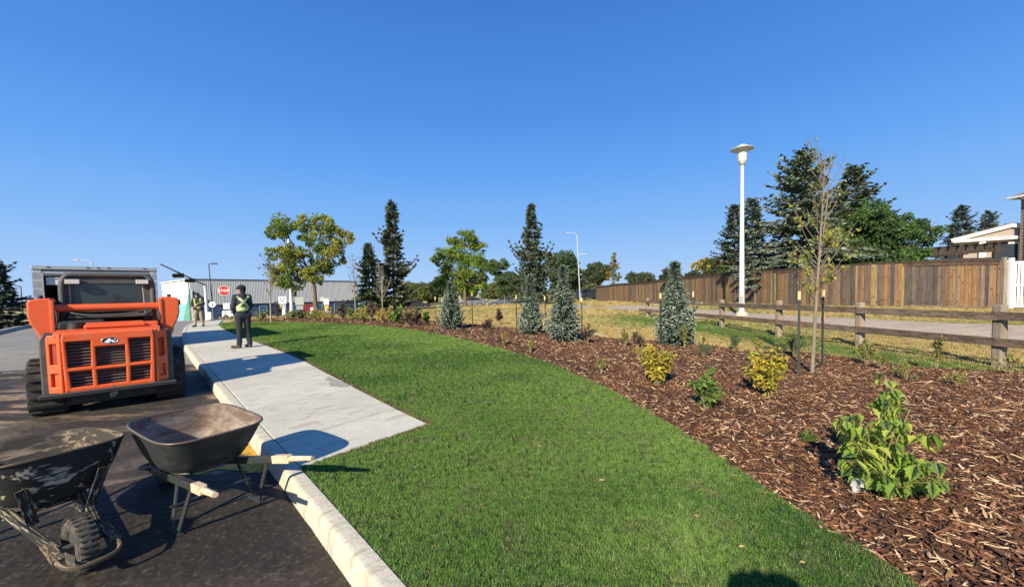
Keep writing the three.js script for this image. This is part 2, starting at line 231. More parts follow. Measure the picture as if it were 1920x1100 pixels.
// a strip between two lines of equal length
function ribbon(A, B, y, per) { const pos = [], uv = [], ix = []; A.forEach((a, i) => { const b = B[i]; for (let k = 0; k <= 4; k++) { const x = lerp(a[0], b[0], k / 4), d = lerp(a[1], b[1], k / 4); pos.push(x, y(x, d), -d); uv.push(x / per, d / per); } }); for (let i = 0; i + 1 < A.length; i++) for (let k = 0; k < 4; k++) { const a = i * 5 + k; ix.push(a, a + 1, a + 5, a + 1, a + 6, a + 5); } const g = new THREE.BufferGeometry(); g.setAttribute('position', new THREE.Float32BufferAttribute(pos, 3)); g.setAttribute('uv', new THREE.Float32BufferAttribute(uv, 2)); g.setIndex(ix); g.computeVertexNormals(); return g; }
{
  const kk = K.filter(p => p[1] > -5), far = curve([[-2.3, -5], [-6.5, -.5], [-11.7, 4.9], [-28.3, 22.6], [-38, 33], [-52, 48]], kk.length - 1);
  struct('road', ribbon(kk.map(p => [p[0] + .05, p[1] + .0]), far, (x, d) => (d > 24 ? H(x, d) * sstep(24, 30, d) : 0) - .15, 5), new THREE.MeshStandardMaterial({ map: asphaltTex, roughness: .92, bumpMap: bumpGrain, bumpScale: .01 }));
  // far kerb and verge
  const f2 = curve([[-11.7, 4.9], [-28.3, 22.6], [-38, 33], [-52, 48]], 60);
  const g = merge(f2.slice(0, -1).map((p, i) => { const q = f2[i + 1], y = d => (d > 24 ? H(p[0], d) * sstep(24, 30, d) : 0); return bar([p[0], y(p[1]) - .1, -p[1]], [q[0], y(q[1]) - .1, -q[1]], .18, .24); }));
  struct('far_kerb', g, new THREE.MeshStandardMaterial({ map: concreteTex, roughness: .9, color: C(.75, .75, .75) }));
  const wob = (P, s) => P.map(([x, d], i) => [x + (noise(i * .7, s, 256) - .5) * .5, d + (noise(i * .7, s + 5, 256) - .5) * .5]);
  const film = [...K.filter(p => p[1] > -5 && p[1] < 9.6), ...wob(curve([[-7.6, 9.6], [-9.4, 10.2], [-11, 9.6], [-12.2, 9.2], [-13.5, 8.6], [-11.4, 5.2], [-7, 0], [-2.6, -5]], 60), 2)];
  struct('mud_film', sheet(film, -.1455, 4.2), new THREE.MeshStandardMaterial({ map: mudTex, roughness: .8, bumpMap: bumpGrain, bumpScale: .012 }));
  const wet = [...K.filter(p => p[1] > -5 && p[1] < 3.55), ...wob(curve([[-2.3, 3.65], [-2.9, 3.5], [-3.6, 2.9], [-4.6, 2.5], [-5, 1.2], [-4, -2], [-2.7, -5]], 50), 6)];
  struct('wet_mud_film', sheet(wet, -.1415, 3.1), new THREE.MeshStandardMaterial({ map: mudDarkTex, roughness: .78, bumpMap: bumpGrain, bumpScale: .012 }));
  const yel = wob(curve([[-2.8, 3.4], [-2.42, 3.56], [-2.5, 3.9], [-2.88, 4.38], [-2.98, 4.2], [-2.86, 3.8], [-2.92, 3.5]], 40), 9).map(([x, d]) => [x * .5 + (-2.72) * .5 + (x + 2.72) * .5, d]);
  struct('yellow_road_paint', sheet(yel.map(([x, d]) => [x, d]), -.137, .6), new THREE.MeshStandardMaterial({ map: tex(256, 256, (u, v) => { const f = fbm(u * 24, v * 24, 24, 4, 61); return mix3([.62, .33, .02], [.18, .12, .05], clamp((f - .55) * 5)); }), roughness: .75 }));
}
// kerb: a line of cast sections with open joints
const concM = new THREE.MeshStandardMaterial({ map: concreteTex, roughness: .88, bumpMap: concreteBump, bumpScale: .004 });
const kerbM = new THREE.MeshStandardMaterial({ map: concreteTex, roughness: .95, bumpMap: concreteBump, bumpScale: .006, color: C(.9, .89, .87) });
const concM2 = new THREE.MeshStandardMaterial({ map: concreteTex, roughness: .88, bumpMap: concreteBump, bumpScale: .004, color: C(.94, .93, .92) });
{
  const kerb = struct('kerb');
  const prof = [[-.03, -.3], [-.022, -.12], [-.006, -.025], [.002, -.008], [.012, -.001], [.03, .002], [.098, .004], [.108, -.004], [.108, -.3]];
  const step = 12; for (let s = 20; s + step < K.length; s += step) {
    const L = K.slice(s, s + step + 1).map(p => p.slice()), e = .006; const a = L[0], b = L[1], l = Math.hypot(b[0] - a[0], b[1] - a[1]); L[0] = [a[0] + (b[0] - a[0]) / l * e, a[1] + (b[1] - a[1]) / l * e];
    const pos = [], uv = [], ix = [], m = prof.length; let run = 0;
    L.forEach((p, i) => { const A = K[Math.max(0, s + i - 1)], B = K[Math.min(K.length - 1, s + i + 1)], dx = B[0] - A[0], dd = B[1] - A[1], q = Math.hypot(dx, dd); if (i) run += q / 2; let v = 0; const hy = p[1] > 26 ? H(...p) * sstep(26, 30, p[1]) : 0; const jig = (noise((s + i) * .8, 2, 256) - .5) * .008; prof.forEach((f, k) => { pos.push(p[0] + dd / q * (f[0] + (k < 4 ? jig : 0)), f[1] + hy, -(p[1] - dx / q * f[0])); if (k) v += Math.hypot(f[0] - prof[k - 1][0], f[1] - prof[k - 1][1]); uv.push(v / 1.6, run / 1.6 + s * .13); }); });
    for (let i = 0; i + 1 < L.length; i++) for (let k = 0; k + 1 < m; k++) { const o = i * m + k; ix.push(o, o + m, o + 1, o + 1, o + m, o + m + 1); }
    for (const e0 of [0, (L.length - 1) * m]) for (let k = 1; k + 1 < m; k++) ix.push(e0, e0 + k, e0 + k + 1);
    const g = new THREE.BufferGeometry(); g.setAttribute('position', new THREE.Float32BufferAttribute(pos, 3)); g.setAttribute('uv', new THREE.Float32BufferAttribute(uv, 2)); g.setIndex(ix);
    part(kerb, 'kerb_section', toCreasedNormals(g, .7), kerbM);
  }
}
{ // concrete walk, slab by slab
  const walk = struct('sidewalk'); const near = offsetLine(K, .116);
  const at = (d0, L) => { let i = L.findIndex(p => p[1] >= d0); if (i < 1) i = 1; const a = L[i - 1], b = L[i], t = (d0 - a[1]) / (b[1] - a[1]); return [lerp(a[0], b[0], t), d0]; };
  // slab edges as pairs of depths: along the kerb and along the lawn edge
  const cuts = [[3.28, 4.35], [3.88, 5.0], [5.02, 6.17], [6.15, 7.32], [7.2, 8.35], [8.25, 9.4], [9.3, 10.55], [10.4, 11.75], [11.6, 13.1], [12.9, 14.5], [14.3, 16], [15.8, 17.6], [17.4, 19.4], [19.2, 21.4], [21.2, 23.5], [23.4, 25.8], [25.8, 27.9]];
  for (let i = 0; i + 1 < cuts.length; i++) {
    const [a, b] = cuts[i], [c, e] = cuts[i + 1], g = .0075, A = at(a + g, near), B = at(b + g, walkEdge), Cc = at(c - g, near), D = at(e - g, walkEdge);
    const inner = near.filter(p => p[1] > a + g && p[1] < c - g), outer = walkEdge.filter(p => p[1] > b + g && p[1] < e - g);
    const P = [A, ...inner, Cc, D, ...outer.reverse(), B];
    const gy = ext(P.map(p => [p[0], p[1]]), .09, .006, [], 2); gy.rotateX(-Math.PI / 2); gy.translate(0, -.0955 + (i % 3) * .0012, 0);
    const q = gy.attributes.position, uv = gy.attributes.uv; for (let k = 0; k < q.count; k++) uv.setXY(k, (q.getX(k) * .735 - q.getZ(k) * .68) / 2.3 + i * .37, (q.getX(k) * .68 + q.getZ(k) * .735) / 2.3 + i * .21);
    part(walk, 'slab', gy, i % 2 ? concM2 : concM);
  }
  // damp patch left on one slab
  { const P = curve([[-3.38, 7.22], [-2.98, 6.78], [-2.56, 6.28], [-2.78, 6.26], [-2.95, 6.42], [-3.02, 6.62], [-3.2, 6.8], [-3.26, 7.05], [-3.38, 7.22]], 70).map(([x, d], i) => [x + (i > 22 && i < 66 ? (noise(i * .8, 4, 256) - .5) * .09 : 0), d + (i > 22 && i < 66 ? (noise(i * .8, 9, 256) - .5) * .09 : 0)]).slice(0, -1); part(walk, 'damp_stain', sheet(P, .0055, 2.3), new THREE.MeshStandardMaterial({ map: concreteTex, color: C(.62, .61, .59), roughness: .7 })); }
  // joint bed under the slabs
  const jn = near.filter(p => p[1] > 3.3 && p[1] < 27.6), je = curve([[-.96, 4.36], ...walkEdge.filter((p, i) => i % 20 === 10), [-19.8, 27.7]], jn.length - 1);
  part(walk, 'joint_bed', ribbon(jn, je, () => -.025, 1), mat([.10, .085, .065], 1));
}
// path behind the rail fence
const pathPoly = [];
{
  const near = curve([[11.3, 2], [10.75, 7], [10.6, 8.3], [10.05, 11.4], [9.05, 15.8], [8.35, 18.5], [7.3, 21.9], [6.3, 25.4], [5.2, 31], [3.6, 38]], 80), far = curve([[13.9, 4], [13.2, 8.6], [12.85, 10.2], [11.8, 13.5], [11.0, 17.6], [10.2, 21.4], [9.1, 25.2], [8.0, 29], [6.9, 35], [5.4, 43]], 80); pathPoly.push(...near, ...far.slice().reverse());
  struct('path', ribbon(near, far, (x, d) => H(x, d) + .03, 3), new THREE.MeshStandardMaterial({ map: asphaltTex, roughness: .95, color: C(1.75, 1.5, 1.25) }));
}
// ---------- lawn ----------
struct('lawn', sheet(lawnPoly, -.004, 2.4), new THREE.MeshStandardMaterial({ map: turfTex, roughness: 1, bumpMap: bumpGrain, bumpScale: .02 }));
function tuft(n, h, w, spread, r) {
  const pos = [], ix = [];
  for (let b = 0; b < n; b++) {
    const a = r() * 6.283, ox = (r() - .5) * spread, oz = (r() - .5) * spread, lean = rr(.15, 1.15, r), L = h * rr(.6, 1.15, r), ca = Math.cos(a), sa = Math.sin(a), t = r() * 6.283, wx = Math.cos(t) * w, wz = Math.sin(t) * w, o = pos.length / 3;
    const mx = ox + ca * L * lean * .35, my = L * .58, mz = oz + sa * L * lean * .35, tx = ox + ca * L * lean, ty = L * (1 - lean * .42), tz = oz + sa * L * lean;
    pos.push(ox - wx, -.006, oz - wz, ox + wx, -.006, oz + wz, mx - wx * .8, my, mz - wz * .8, mx + wx * .8, my, mz + wz * .8, tx, ty, tz);
    ix.push(o, o + 1, o + 3, o, o + 3, o + 2, o + 2, o + 3, o + 4);
  }
  const g = new THREE.BufferGeometry(); g.setAttribute('position', new THREE.Float32BufferAttribute(pos, 3)); g.setIndex(ix); g.computeVertexNormals(); return g;
}
function scatter(name, label, geo, m, spots) { // spots: [x, y, depth, scale, colour, yscale]
  const o = sh(new THREE.InstancedMesh(geo, m, spots.length)); o.name = name; o.userData = { kind: 'stuff', label, category: label.split(' ').pop() };
  const M4 = new THREE.Matrix4(), Q = new THREE.Quaternion(), E = new THREE.Euler(), c = new THREE.Color();
  spots.forEach((s, i) => { E.set(s[6] || 0, s[5] ?? (i * 2.399), s[7] || 0); Q.setFromEuler(E); M4.compose(V(s[0], s[1], -s[2]), Q, V(s[3], s[8] || s[3], s[3])); o.setMatrixAt(i, M4); o.setColorAt(i, c.setRGB(...s[4])); });
  scene.add(o); return o;
}
const walkNear = [[-1.8, 3.34], [-.94, 4.35]];
const bladeM = new THREE.MeshPhysicalMaterial({ color: 0xffffff, roughness: 1, transmission: .3, thickness: 0, side: THREE.DoubleSide, specularIntensity: .35 });
{
  const r = rngOf(11), near = [], far = [];
  const bb = lawnPoly.reduce((a, p) => [Math.min(a[0], p[0]), Math.max(a[1], p[0])], [9, -9]);
  const fill = (d0, d1, dens, sc, list) => {
    const n = Math.round((bb[1] - bb[0]) * (d1 - d0) * dens);
    for (let i = 0; i < n; i++) {
      const x = rr(bb[0], bb[1], r), d = rr(d0, d1, r); if (Math.abs(x) > d * 1.35 + 1.2 || !inPoly(x, d, lawnPoly)) continue;
      const p = fbm(x * .45 + 60, d * .45 + 60, 256, 3, 3), q = fbm(x * 6 + 30, d * 6 + 30, 256, 2, 8), k = rr(.7, 1.25, r);
      let c = mix3([.08, .195, .028], [.20, .345, .062], sstep(.36, .62, p)); c = mix3(c, [.22, .22, .09], clamp((q - .52) * 4) * .5); { const z = r(); if (z < .035) c = [.38, .34, .17]; else if (z < .17) c = [.25, .40, .10]; else if (z > .86) c = [.035, .08, .014]; }
      const eg = d < 13 ? Math.min(edgeDist(x, d, walkEdge), edgeDist(x, d, walkNear)) : 1; if (eg < .09 && r() < .75 - eg * 4) c = r() < .5 ? [.20, .15, .075] : [.30, .23, .11];
      list.push([x, 0, d, sc * rr(.75, 1.2, r), c.map(v => v * k), r() * 6.28]);
    }
  };
  fill(-.2, 3, 7500, .8, near); fill(3, 5, 5000, .85, near); fill(5, 9, 1900, 1.1, near); fill(9, 16, 600, 1.7, far); fill(16, 24.5, 320, 2.2, far);
  scatter('lawn_grass', 'short green blades of freshly laid lawn turf', tuft(7, .034, .0016, .026, rngOf(3)), bladeM, near);
  scatter('lawn_grass_beyond', 'short green blades of lawn turf farther away', tuft(8, .026, .0024, .05, rngOf(4)), bladeM, far);
  console.log('grass', near.length, far.length);
}
// ---------- dry grass of the field ----------
{
  const r = rngOf(21), L = [];
  const put = (d0, d1, x0, x1, dens, sc) => { const n = Math.round((d1 - d0) * (x1 - x0) * dens); for (let i = 0; i < n; i++) { const x = rr(x0, x1, r), d = rr(d0, d1, r); if (Math.abs(x) > d * 1.35 + 1 || inPoly(x, d, bedPoly) || inPoly(x, d, lawnPoly) || sideOfKerb(x, d) < 2) continue;
    if (inPoly(x, d, pathPoly)) continue;
    const gz = Math.exp(-(((x - (8.0 - .105 * d)) / 1.0) ** 2)) * sstep(26, 15, d) + .5 * clamp((fbm(x * .12 + 40, d * .12 + 9, 256, 3, 5) - .52) * 6), k = rr(.6, 1.25, r);
    const c = r() < clamp(.08 + gz * .8) ? [.13 * k, .20 * k, .045 * k] : [.54 * k, .41 * k, .175 * k];
    L.push([x, H(x, d) - .02, d, sc * rr(.7, 1.3, r), c, r() * 6.28]); } };
  put(5.5, 14, 3, 16, 420, 1.1); put(14, 22, -3, 19, 130, 1.7); put(22, 34, -20, 16, 34, 2.6); put(34, 62, -30, 14, 8, 4);
  scatter('dry_grass', 'dry straw coloured grass of the open field', tuft(8, .05, .003, .07, rngOf(5)), bladeM, L); console.log('dry', L.length);
}
// ---------- mulch bed ----------
const bedH = (x, d) => .012 + .075 * sstep(0, .55, Math.min(edgeDist(x, d, bedFront), edgeDist(x, d, bedBack))) + .05 * (fbm(x * .9 + 20, d * .9 + 20, 256, 3, 6) - .4);
const mulch = struct('mulch_bed');
{
  // the bed as a fine grid clipped to its outline
  const X0 = -18, D0 = -2.2, s = .16, nx = Math.ceil(27 / s), nd = Math.ceil(30 / s), id = new Map(), pos = [], uv = [], ix = [];
  const vert = (i, j) => { const k = i + j * 5000; if (!id.has(k)) { const x = X0 + i * s, d = D0 + j * s; id.set(k, pos.length / 3); pos.push(x, bedH(x, d) - .028, -d); uv.push(x / 1.5, d / 1.5); } return id.get(k); };
  for (let j = 0; j < nd; j++) for (let i = 0; i < nx; i++) { const x = X0 + (i + .5) * s, d = D0 + (j + .5) * s; if (!inPoly(x, d, bedPoly)) continue; const a = vert(i, j), b = vert(i + 1, j), c = vert(i + 1, j + 1), e = vert(i, j + 1); ix.push(a, b, c, a, c, e); }
  const g = new THREE.BufferGeometry(); g.setAttribute('position', new THREE.Float32BufferAttribute(pos, 3)); g.setAttribute('uv', new THREE.Float32BufferAttribute(uv, 2)); g.setIndex(ix); g.computeVertexNormals();
  part(mulch, 'soil', g, new THREE.MeshStandardMaterial({ map: soilTex, roughness: 1, bumpMap: bumpGrain, bumpScale: .03 }));
  // chips: split, uneven splinters about one unit long
  function chipGeo(r) { const p = [], ix = []; const n = 4; for (let i = 0; i <= n; i++) { const t = i / n - .5, w = .5 * Math.sqrt(Math.max(.03, 1 - (2 * t) ** 2 * rr(.7, 1.0, r))) * .24 * rr(.6, 1.25, r), h = .05 * rr(.6, 1.4, r), by = Math.cos(t * 2) * .05 * rr(0, 1, r), bz = (r() - .5) * .06; p.push(t, by, bz - w, t, by + h, bz, t, by, bz + w); } for (let i = 0; i < n; i++) { const a = i * 3; ix.push(a, a + 1, a + 3, a + 1, a + 4, a + 3, a + 1, a + 2, a + 4, a + 2, a + 5, a + 4); } const g = new THREE.BufferGeometry(); g.setAttribute('position', new THREE.Float32BufferAttribute(p, 3)); g.setIndex(ix); return flat(g).deleteAttribute('uv') && toCreasedNormals(g, .3); }
  const r = rngOf(31), chipTone = () => { const q = r(), k = rr(.7, 1.3, r); return (q < .50 ? [.075, .032, .016] : q < .76 ? [.17, .07, .032] : q < .90 ? [.33, .175, .085] : [.58, .41, .25]).map(v => v * k); };
  const geos = [1, 2, 3].map(i => chipGeo(rngOf(300 + i))), lists = [[], [], []], big = [];
  const put = (d0, d1, dens, l0, l1) => {
    let xs = bedPoly.filter(p => p[1] > d0 - 2 && p[1] < d1 + 2).map(p => p[0]), x0 = Math.min(...xs), x1 = Math.max(...xs), n = Math.round((x1 - x0) * (d1 - d0) * dens);
    for (let i = 0; i < n; i++) { const x = rr(x0, x1, r), d = rr(d0, d1, r); if (Math.abs(x) > d * 1.35 + 1.5 || !inPoly(x, d, bedPoly)) continue; const L = lerp(l0, l1, r() ** 2.2);
      lists[i % 3].push([x, bedH(x, d) - .024 + r() * .022, d, L, chipTone(), r() * 6.28, (r() - .5) * .9, (r() - .5) * .7]); } };
  put(-1, 1.6, 700, .025, .11); put(1.6, 4, 4600, .012, .095); put(4, 6.5, 3000, .016, .095); put(6.5, 10, 1300, .024, .11); put(10, 16, 560, .04, .13); put(16, 27, 240, .07, .18);
  for (let i = 0; i < 900; i++) { const k = Math.floor(r() * bedFront.length), [x, d] = bedFront[k]; if (d < 1.4 || d > 12) continue; const o = Math.abs(r() + r() - 1) * .13; lists[i % 3].push([x - o, .014, d - o * .3, rr(.015, .055, r), chipTone(), r() * 6.28, (r() - .5) * .5, (r() - .5) * .5]); } // crumbs spilled on the turf
  const chipM = new THREE.MeshStandardMaterial({ color: 0xffffff, roughness: .95, side: THREE.DoubleSide });
  geos.forEach((g, i) => { const o = scatter('wood_chip_litter', 'shredded bark mulch', g, chipM, lists[i]); scene.remove(o); o.userData = { kind: 'stuff' }; mulch.add(o); });
  // the largest near chips and a few strays on the turf edge, one by one
  const ms = [[.075, .032, .016], [.16, .068, .032], [.33, .18, .09], [.58, .41, .25], [.12, .05, .025]].map(c => mat(c, .95));
  for (let i = 0; i < 300;) { const d = rr(1.7, 4.6, r), x = rr(1.4, 5.5, r); if (x > d * 1.3 || !inPoly(x, d, bedPoly)) continue; const o = part(mulch, 'wood_chip', geos[i % 3], ms[Math.floor(r() * 5)]); const L = rr(.045, .12, r); o.scale.set(L, L * .8, L * rr(.4, .9, r)); o.position.set(x, bedH(x, d) + .004, -d); o.rotation.set((r() - .5) * .5, r() * 6.28, (r() - .5) * .4); i++; }
  console.log('chips', lists.map(l => l.length));
  // bed edge: torn crumbs of mulch lying on the turf
}
// ---------- trees ----------
const barkM = mat([.16, .125, .095], .95, { map: barkTex, bumpMap: barkTex, bumpScale: .02 }), barkPale = mat([.36, .32, .26], .9, { map: barkTex }), barkTan = mat([.25, .21, .165], .9, { map: barkTex });
const needleM = new THREE.MeshStandardMaterial({ color: C(1.3, 1.3, 1.2), vertexColors: true, roughness: .9, side: THREE.DoubleSide });
const leafM = leafMat(.32), leafM2 = leafMat(.45);
const tone = (c, k) => [c[0] * k, c[1] * k, c[2] * k];
function conifer(name, label, x, d, h, rad, o = {}) {
  const r = rngOf(o.seed || Math.round(x * 91 + d * 37)), t = thing(name, label, 'tree', [x, o.y ?? H(x, d), -d], r() * 6, o.group);
  const base = o.base ?? .06, col = o.col || [.045, .075, .045], lv = o.levels || 26, tb = new TB(), wood = [cyl([0, -.2, 0], [0, h * .97, 0], h * .014 + .02, .012, 8)], dens = o.dens || 1.7;
  for (let l = 0; l < lv; l++) {
    const f = (l + r() * .6) / lv, y = h * lerp(base, .985, f), env = o.env ? o.env(f) : Math.pow(1 - f, .85), Lm = rad * env + (o.minL ?? .1); const nb = Math.max(4, Math.round((o.nb || 8) * (.55 + .6 * (1 - f))));
    for (let b = 0; b < nb; b++) {
      const az = r() * 6.283, L = Lm * rr(.55, 1.15, r) * (o.rag && r() < o.rag ? rr(.4, 1.35, r) : 1), ca = Math.cos(az), sa = Math.sin(az), up = lerp(o.lowUp ?? -.05, .75, f * f) + rr(-.12, .12, r), droop = (o.droop ?? .35) * (1 - f * .8), yo = rr(-1, 1, r) * (o.jit ?? .22) * h / lv;
      const pt = s => V(ca * L * s, y + yo + L * (up * s - droop * s * s * .8 + (o.tip ?? .18) * s * s * s * s), sa * L * s);
      if (L > .5) wood.push(limb([pt(0).toArray(), pt(.5).toArray(), pt(.95).toArray()], .012 + L * .008, .006, 4, 4));
      const ns = Math.max(3, Math.round(L / (o.step || .2)));
      for (let i = 1; i <= ns; i++) {
        const s = i / ns * .98 + .02, P = pt(s), Q = pt(Math.min(1.05, s + .06)), T = Q.clone().sub(P).normalize(), k0 = rr(.6, 1.35, r);
        for (let e = 0; e < Math.round(3 * dens); e++) {
          const side = e % 3 === 2 ? 0 : (e % 2 ? 1 : -1), spread = side ? rr(.45, .95, r) : rr(-.25, .25, r), sd = V(-sa, 0, ca).multiplyScalar(side || 1);
          const dv = T.clone().multiplyScalar(.75).addScaledVector(sd, spread).add(V(0, rr(-.45, .12, r) - (o.hang || 0), 0)).normalize();
          const len = (o.spray || .42) * (1 - s * .45) * rr(.6, 1.15, r) * Math.min(1, .35 + L / 1.6), w = (o.width || .075) * rr(.7, 1.35, r), nn = rdir(r); nn.y += (o.layer ?? .9); const s1 = nn.cross(dv).normalize();
          tb.quad(P, dv, s1, len, w, tone(mix3(col, o.col2 || tone(col, 1.7), r() * r()), k0 * rr(.8, 1.2, r)));
          if (o.fine) { const m = P.clone().addScaledVector(dv, len * .4); for (let q = 0; q < o.fine; q++) { const d2 = dv.clone().multiplyScalar(.8).add(rdir(r).multiplyScalar(.75)).normalize(); tb.quad(m, d2, rdir(r).cross(d2).normalize(), len * .55, w * .6, tone(mix3(col, o.col2 || tone(col, 1.7), r()), k0 * rr(.8, 1.2, r))); } }
        }
      }
    }
  }
  // short inner shoots close to the stem
  for (let i = 0; i < (o.core ?? 900); i++) { const f = r(), y = h * lerp(base, .97, f), env = o.env ? o.env(f) : Math.pow(1 - f, .85), R = (rad * env + .02) * Math.sqrt(r()) * (o.coreR ?? .5), az = r() * 6.283, P = V(Math.cos(az) * R, y, Math.sin(az) * R), dv = V(Math.cos(az), rr(-.6, .3, r), Math.sin(az)).normalize(); tb.quad(P, dv, rdir(r).cross(dv).normalize(), (o.spray || .42) * rr(.6, 1.1, r), (o.width || .075) * 1.2, tone(col, rr(.6, 1.1, r))); }
  part(t, 'trunk', merge(wood), barkM); part(t, 'crown', tb.geo(), needleM); return t;
}
// broad-leaved: limbs reach to each lobe of the crown; lobes = [dx, y, dz, r, weight]
function broad(name, label, x, d, h, lobes, o = {}) {
  const r = rngOf(o.seed || Math.round(x * 73 + d * 41)), t = thing(name, label, 'tree', [x, o.y ?? H(x, d), -d], 0, o.group), tb = new TB(), wood = [];
  const ty = o.fork ?? h * .35, tr = o.tr || .13, lean = o.lean || 0;
  wood.push(limb([[-lean * .3, -.2, 0], [lean * .1, ty * .5, .03], [lean * .6, ty, 0], [lean, ty + (h - ty) * .45, 0]], tr, tr * .45, 10, 8));
  const ls = o.leaf || .12, den = o.den || 100, cols = o.cols || [[.10, .16, .03]];
  for (const [lx, ly, lz, lr, wt = 1] of lobes) {
    const s = rr(.25, .75, r), p0 = [lerp(lean * .3, lean, s), lerp(ty * .75, ty + (h - ty) * .25, s), 0], mid = [lerp(p0[0], lx, .5), lerp(p0[1], ly, .45) + .15, lerp(0, lz, .5)];
    wood.push(limb([p0, mid, [lx, ly, lz]], tr * .36, tr * .1, 8, 5));
    for (let q = 0; q < 5; q++) { const dv = rdir(r).multiplyScalar(lr * .8); dv.y = Math.abs(dv.y) * .7; wood.push(tube([[lerp(mid[0], lx, .4), lerp(mid[1], ly, .4), lerp(mid[2], lz, .4)], [lx + dv.x * .4, ly + dv.y * .3, lz + dv.z * .4], [lx + dv.x, ly + dv.y, lz + dv.z]], tr * .08, 4, 3)); }
    // clumps within the lobe, leaves within the clump
    const nc = Math.max(3, Math.round(lr * lr * 18 * wt + 3)), cc = cols[Math.floor(r() * cols.length)];
    for (let c = 0; c < nc; c++) {
      const q = rdir(r).multiplyScalar(lr * Math.cbrt(r())), cx = lx + q.x, cy = ly + q.y * .8, cz = lz + q.z, cr = lr * rr(.25, .5, r), k0 = rr(.7, 1.25, r), c2 = r() < .3 ? cols[Math.floor(r() * cols.length)] : cc;
      const n = Math.round(den * rr(.6, 1.3, r) * (o.sparse ? .4 : 1));
      for (let i = 0; i < n; i++) { const e = rdir(r), P = V(cx + e.x * cr * Math.sqrt(r()), cy + e.y * cr * .8 * Math.sqrt(r()), cz + e.z * cr * Math.sqrt(r())), dv = rdir(r); dv.y -= .5; dv.normalize(); const L = ls * rr(.6, 1.3, r); if (o.flatLeaf) tb.quad(P, dv, rdir(r).cross(dv).normalize(), L, L * .38, tone(c2, k0 * rr(.7, 1.3, r))); else tb.leaf(P, dv, rdir(r), L, L * .38, tone(c2, k0 * rr(.7, 1.3, r))); }
    }
  }
  part(t, 'trunk', merge(wood), o.bark || barkM); part(t, 'crown', tb.geo(), o.m || leafM); return t;
}
function lobesRound(n, w, h0, h1, r, rl) { const L = []; for (let i = 0; i < n; i++) { const q = rdir(r), s = Math.cbrt(r()); L.push([q.x * w * s, lerp(h0, h1, .5) + q.y * (h1 - h0) * .5 * s, q.z * w * s, rl * rr(.7, 1.25, r)]); } return L; }
function sapling(name, label, x, d, h, o = {}) { // slender young tree, few leaves
  const r = rngOf(o.seed || 5), t = thing(name, label, 'tree', [x, o.y ?? H(x, d), -d], 0, o.group), wood = [], tb = new TB(), lean = o.lean || .03, R = o.r || .022;
  wood.push(limb([[0, -.15, 0], [lean * .3, h * .3, 0], [lean * .6, h * .62, .01], [lean, h, 0]], R, R * .16, 14, 8)); wood.push(limb([[lean * .55, h * .5, 0], [lean * .8 + .05, h * .78, .02], [lean * 1.1 + .08, h * 1.02, 0]], R * .4, R * .1, 8, 5));
  const nb = o.nb || 26, cols = o.cols || [[.3, .27, .05]];
  for (let b = 0; b < nb; b++) {
    const f = lerp(o.low ?? .38, .96, b / nb + r() * .02), az = r() * 6.283, L = (o.spread || .55) * rr(.5, 1.1, r) * (1.05 - f * .6), ca = Math.cos(az), sa = Math.sin(az), y0 = h * f, x0 = lean * f, up = rr(.9, 1.7, r);
    const pt = s => [x0 + ca * L * s, y0 + L * up * s * (1 + .2 * s), sa * L * s]; wood.push(limb([pt(0), pt(.5), pt(1)], R * .24, R * .08, 5, 4));
    for (let k = 0; k < 4; k++) { const s = rr(.3, .95, r), P = V(...pt(s)), dv = rdir(r); dv.y = Math.abs(dv.y) + .3; const l2 = L * rr(.25, .5, r), E = P.clone().addScaledVector(dv.normalize(), l2); wood.push(tube([P.toArray(), P.clone().lerp(E, .5).toArray(), E.toArray()], R * .07, 3, 3));
      const nl = Math.round((o.leaves ?? 5) * (o.prof ? o.prof(f) : 1) * rr(.4, 1.5, r)); for (let q = 0; q < nl; q++) { const pp = P.clone().lerp(E, r()), ld = rdir(r); ld.y -= .4; ld.normalize(); const LL = (o.leaf || .06) * rr(.6, 1.2, r); tb.leaf(pp, ld, rdir(r), LL, LL * .33, tone(cols[Math.floor(r() * cols.length)], rr(.65, 1.3, r))); } }
  }
  part(t, 'trunk', merge(wood), o.bark || barkPale); if (tb.p.length) part(t, 'crown', tb.geo(), leafM2); return t;
}
// big maple-like tree left of centre, turning yellow
const YG = [[.24, .29, .045], [.19, .26, .045], [.28, .30, .045], [.33, .31, .045], [.15, .21, .045]];
{
  const k = .0434, L = [[545, 425, 26], [522, 437, 20], [572, 418, 22], [600, 418, 24], [622, 432, 22], [585, 445, 20], [535, 475, 26], [560, 468, 20], [520, 472, 16], [655, 447, 20], [638, 470, 22], [610, 465, 22], [540, 515, 28], [562, 522, 26], [525, 508, 18], [580, 508, 20], [600, 500, 24], [622, 500, 18], [575, 478, 15], [606, 525, 14], [560, 495, 16], [645, 490, 10]];
  const r = rngOf(4); broad('leafy_tree', 'spreading tree turning yellow in front of the long grey building', -16, 33, 8, L.map(([u, v, q]) => [(u - 592) * k, (590 - v) * k, rr(-1.1, 1.1, r), q * k * .95]), { y: 0, fork: 2.6, lean: -.1, tr: .2, leaf: .16, den: 62, cols: YG, flatLeaf: true });
}
conifer('spruce_tree', 'tallest dark spruce with ragged boughs left of centre', -11, 38, 10.3, 2.35, { y: 0, levels: 19, rag: .35, droop: .5, tip: .55, env: f => 1.05 * Math.pow(1 - f, .82) * (.78 + .3 * Math.sin(f * 23)), col: [.045, .06, .034], col2: [.13, .135, .07], nb: 12, step: .24, spray: .62, width: .1 });
conifer('spruce_tree', 'narrow pointed spruce beside the tallest one left of centre', -12.75, 36.4, 6.3, 1.75, { y: 0, levels: 18, col: [.055, .085, .038], col2: [.12, .15, .06], nb: 12, step: .2, spray: .46, rag: .2 });
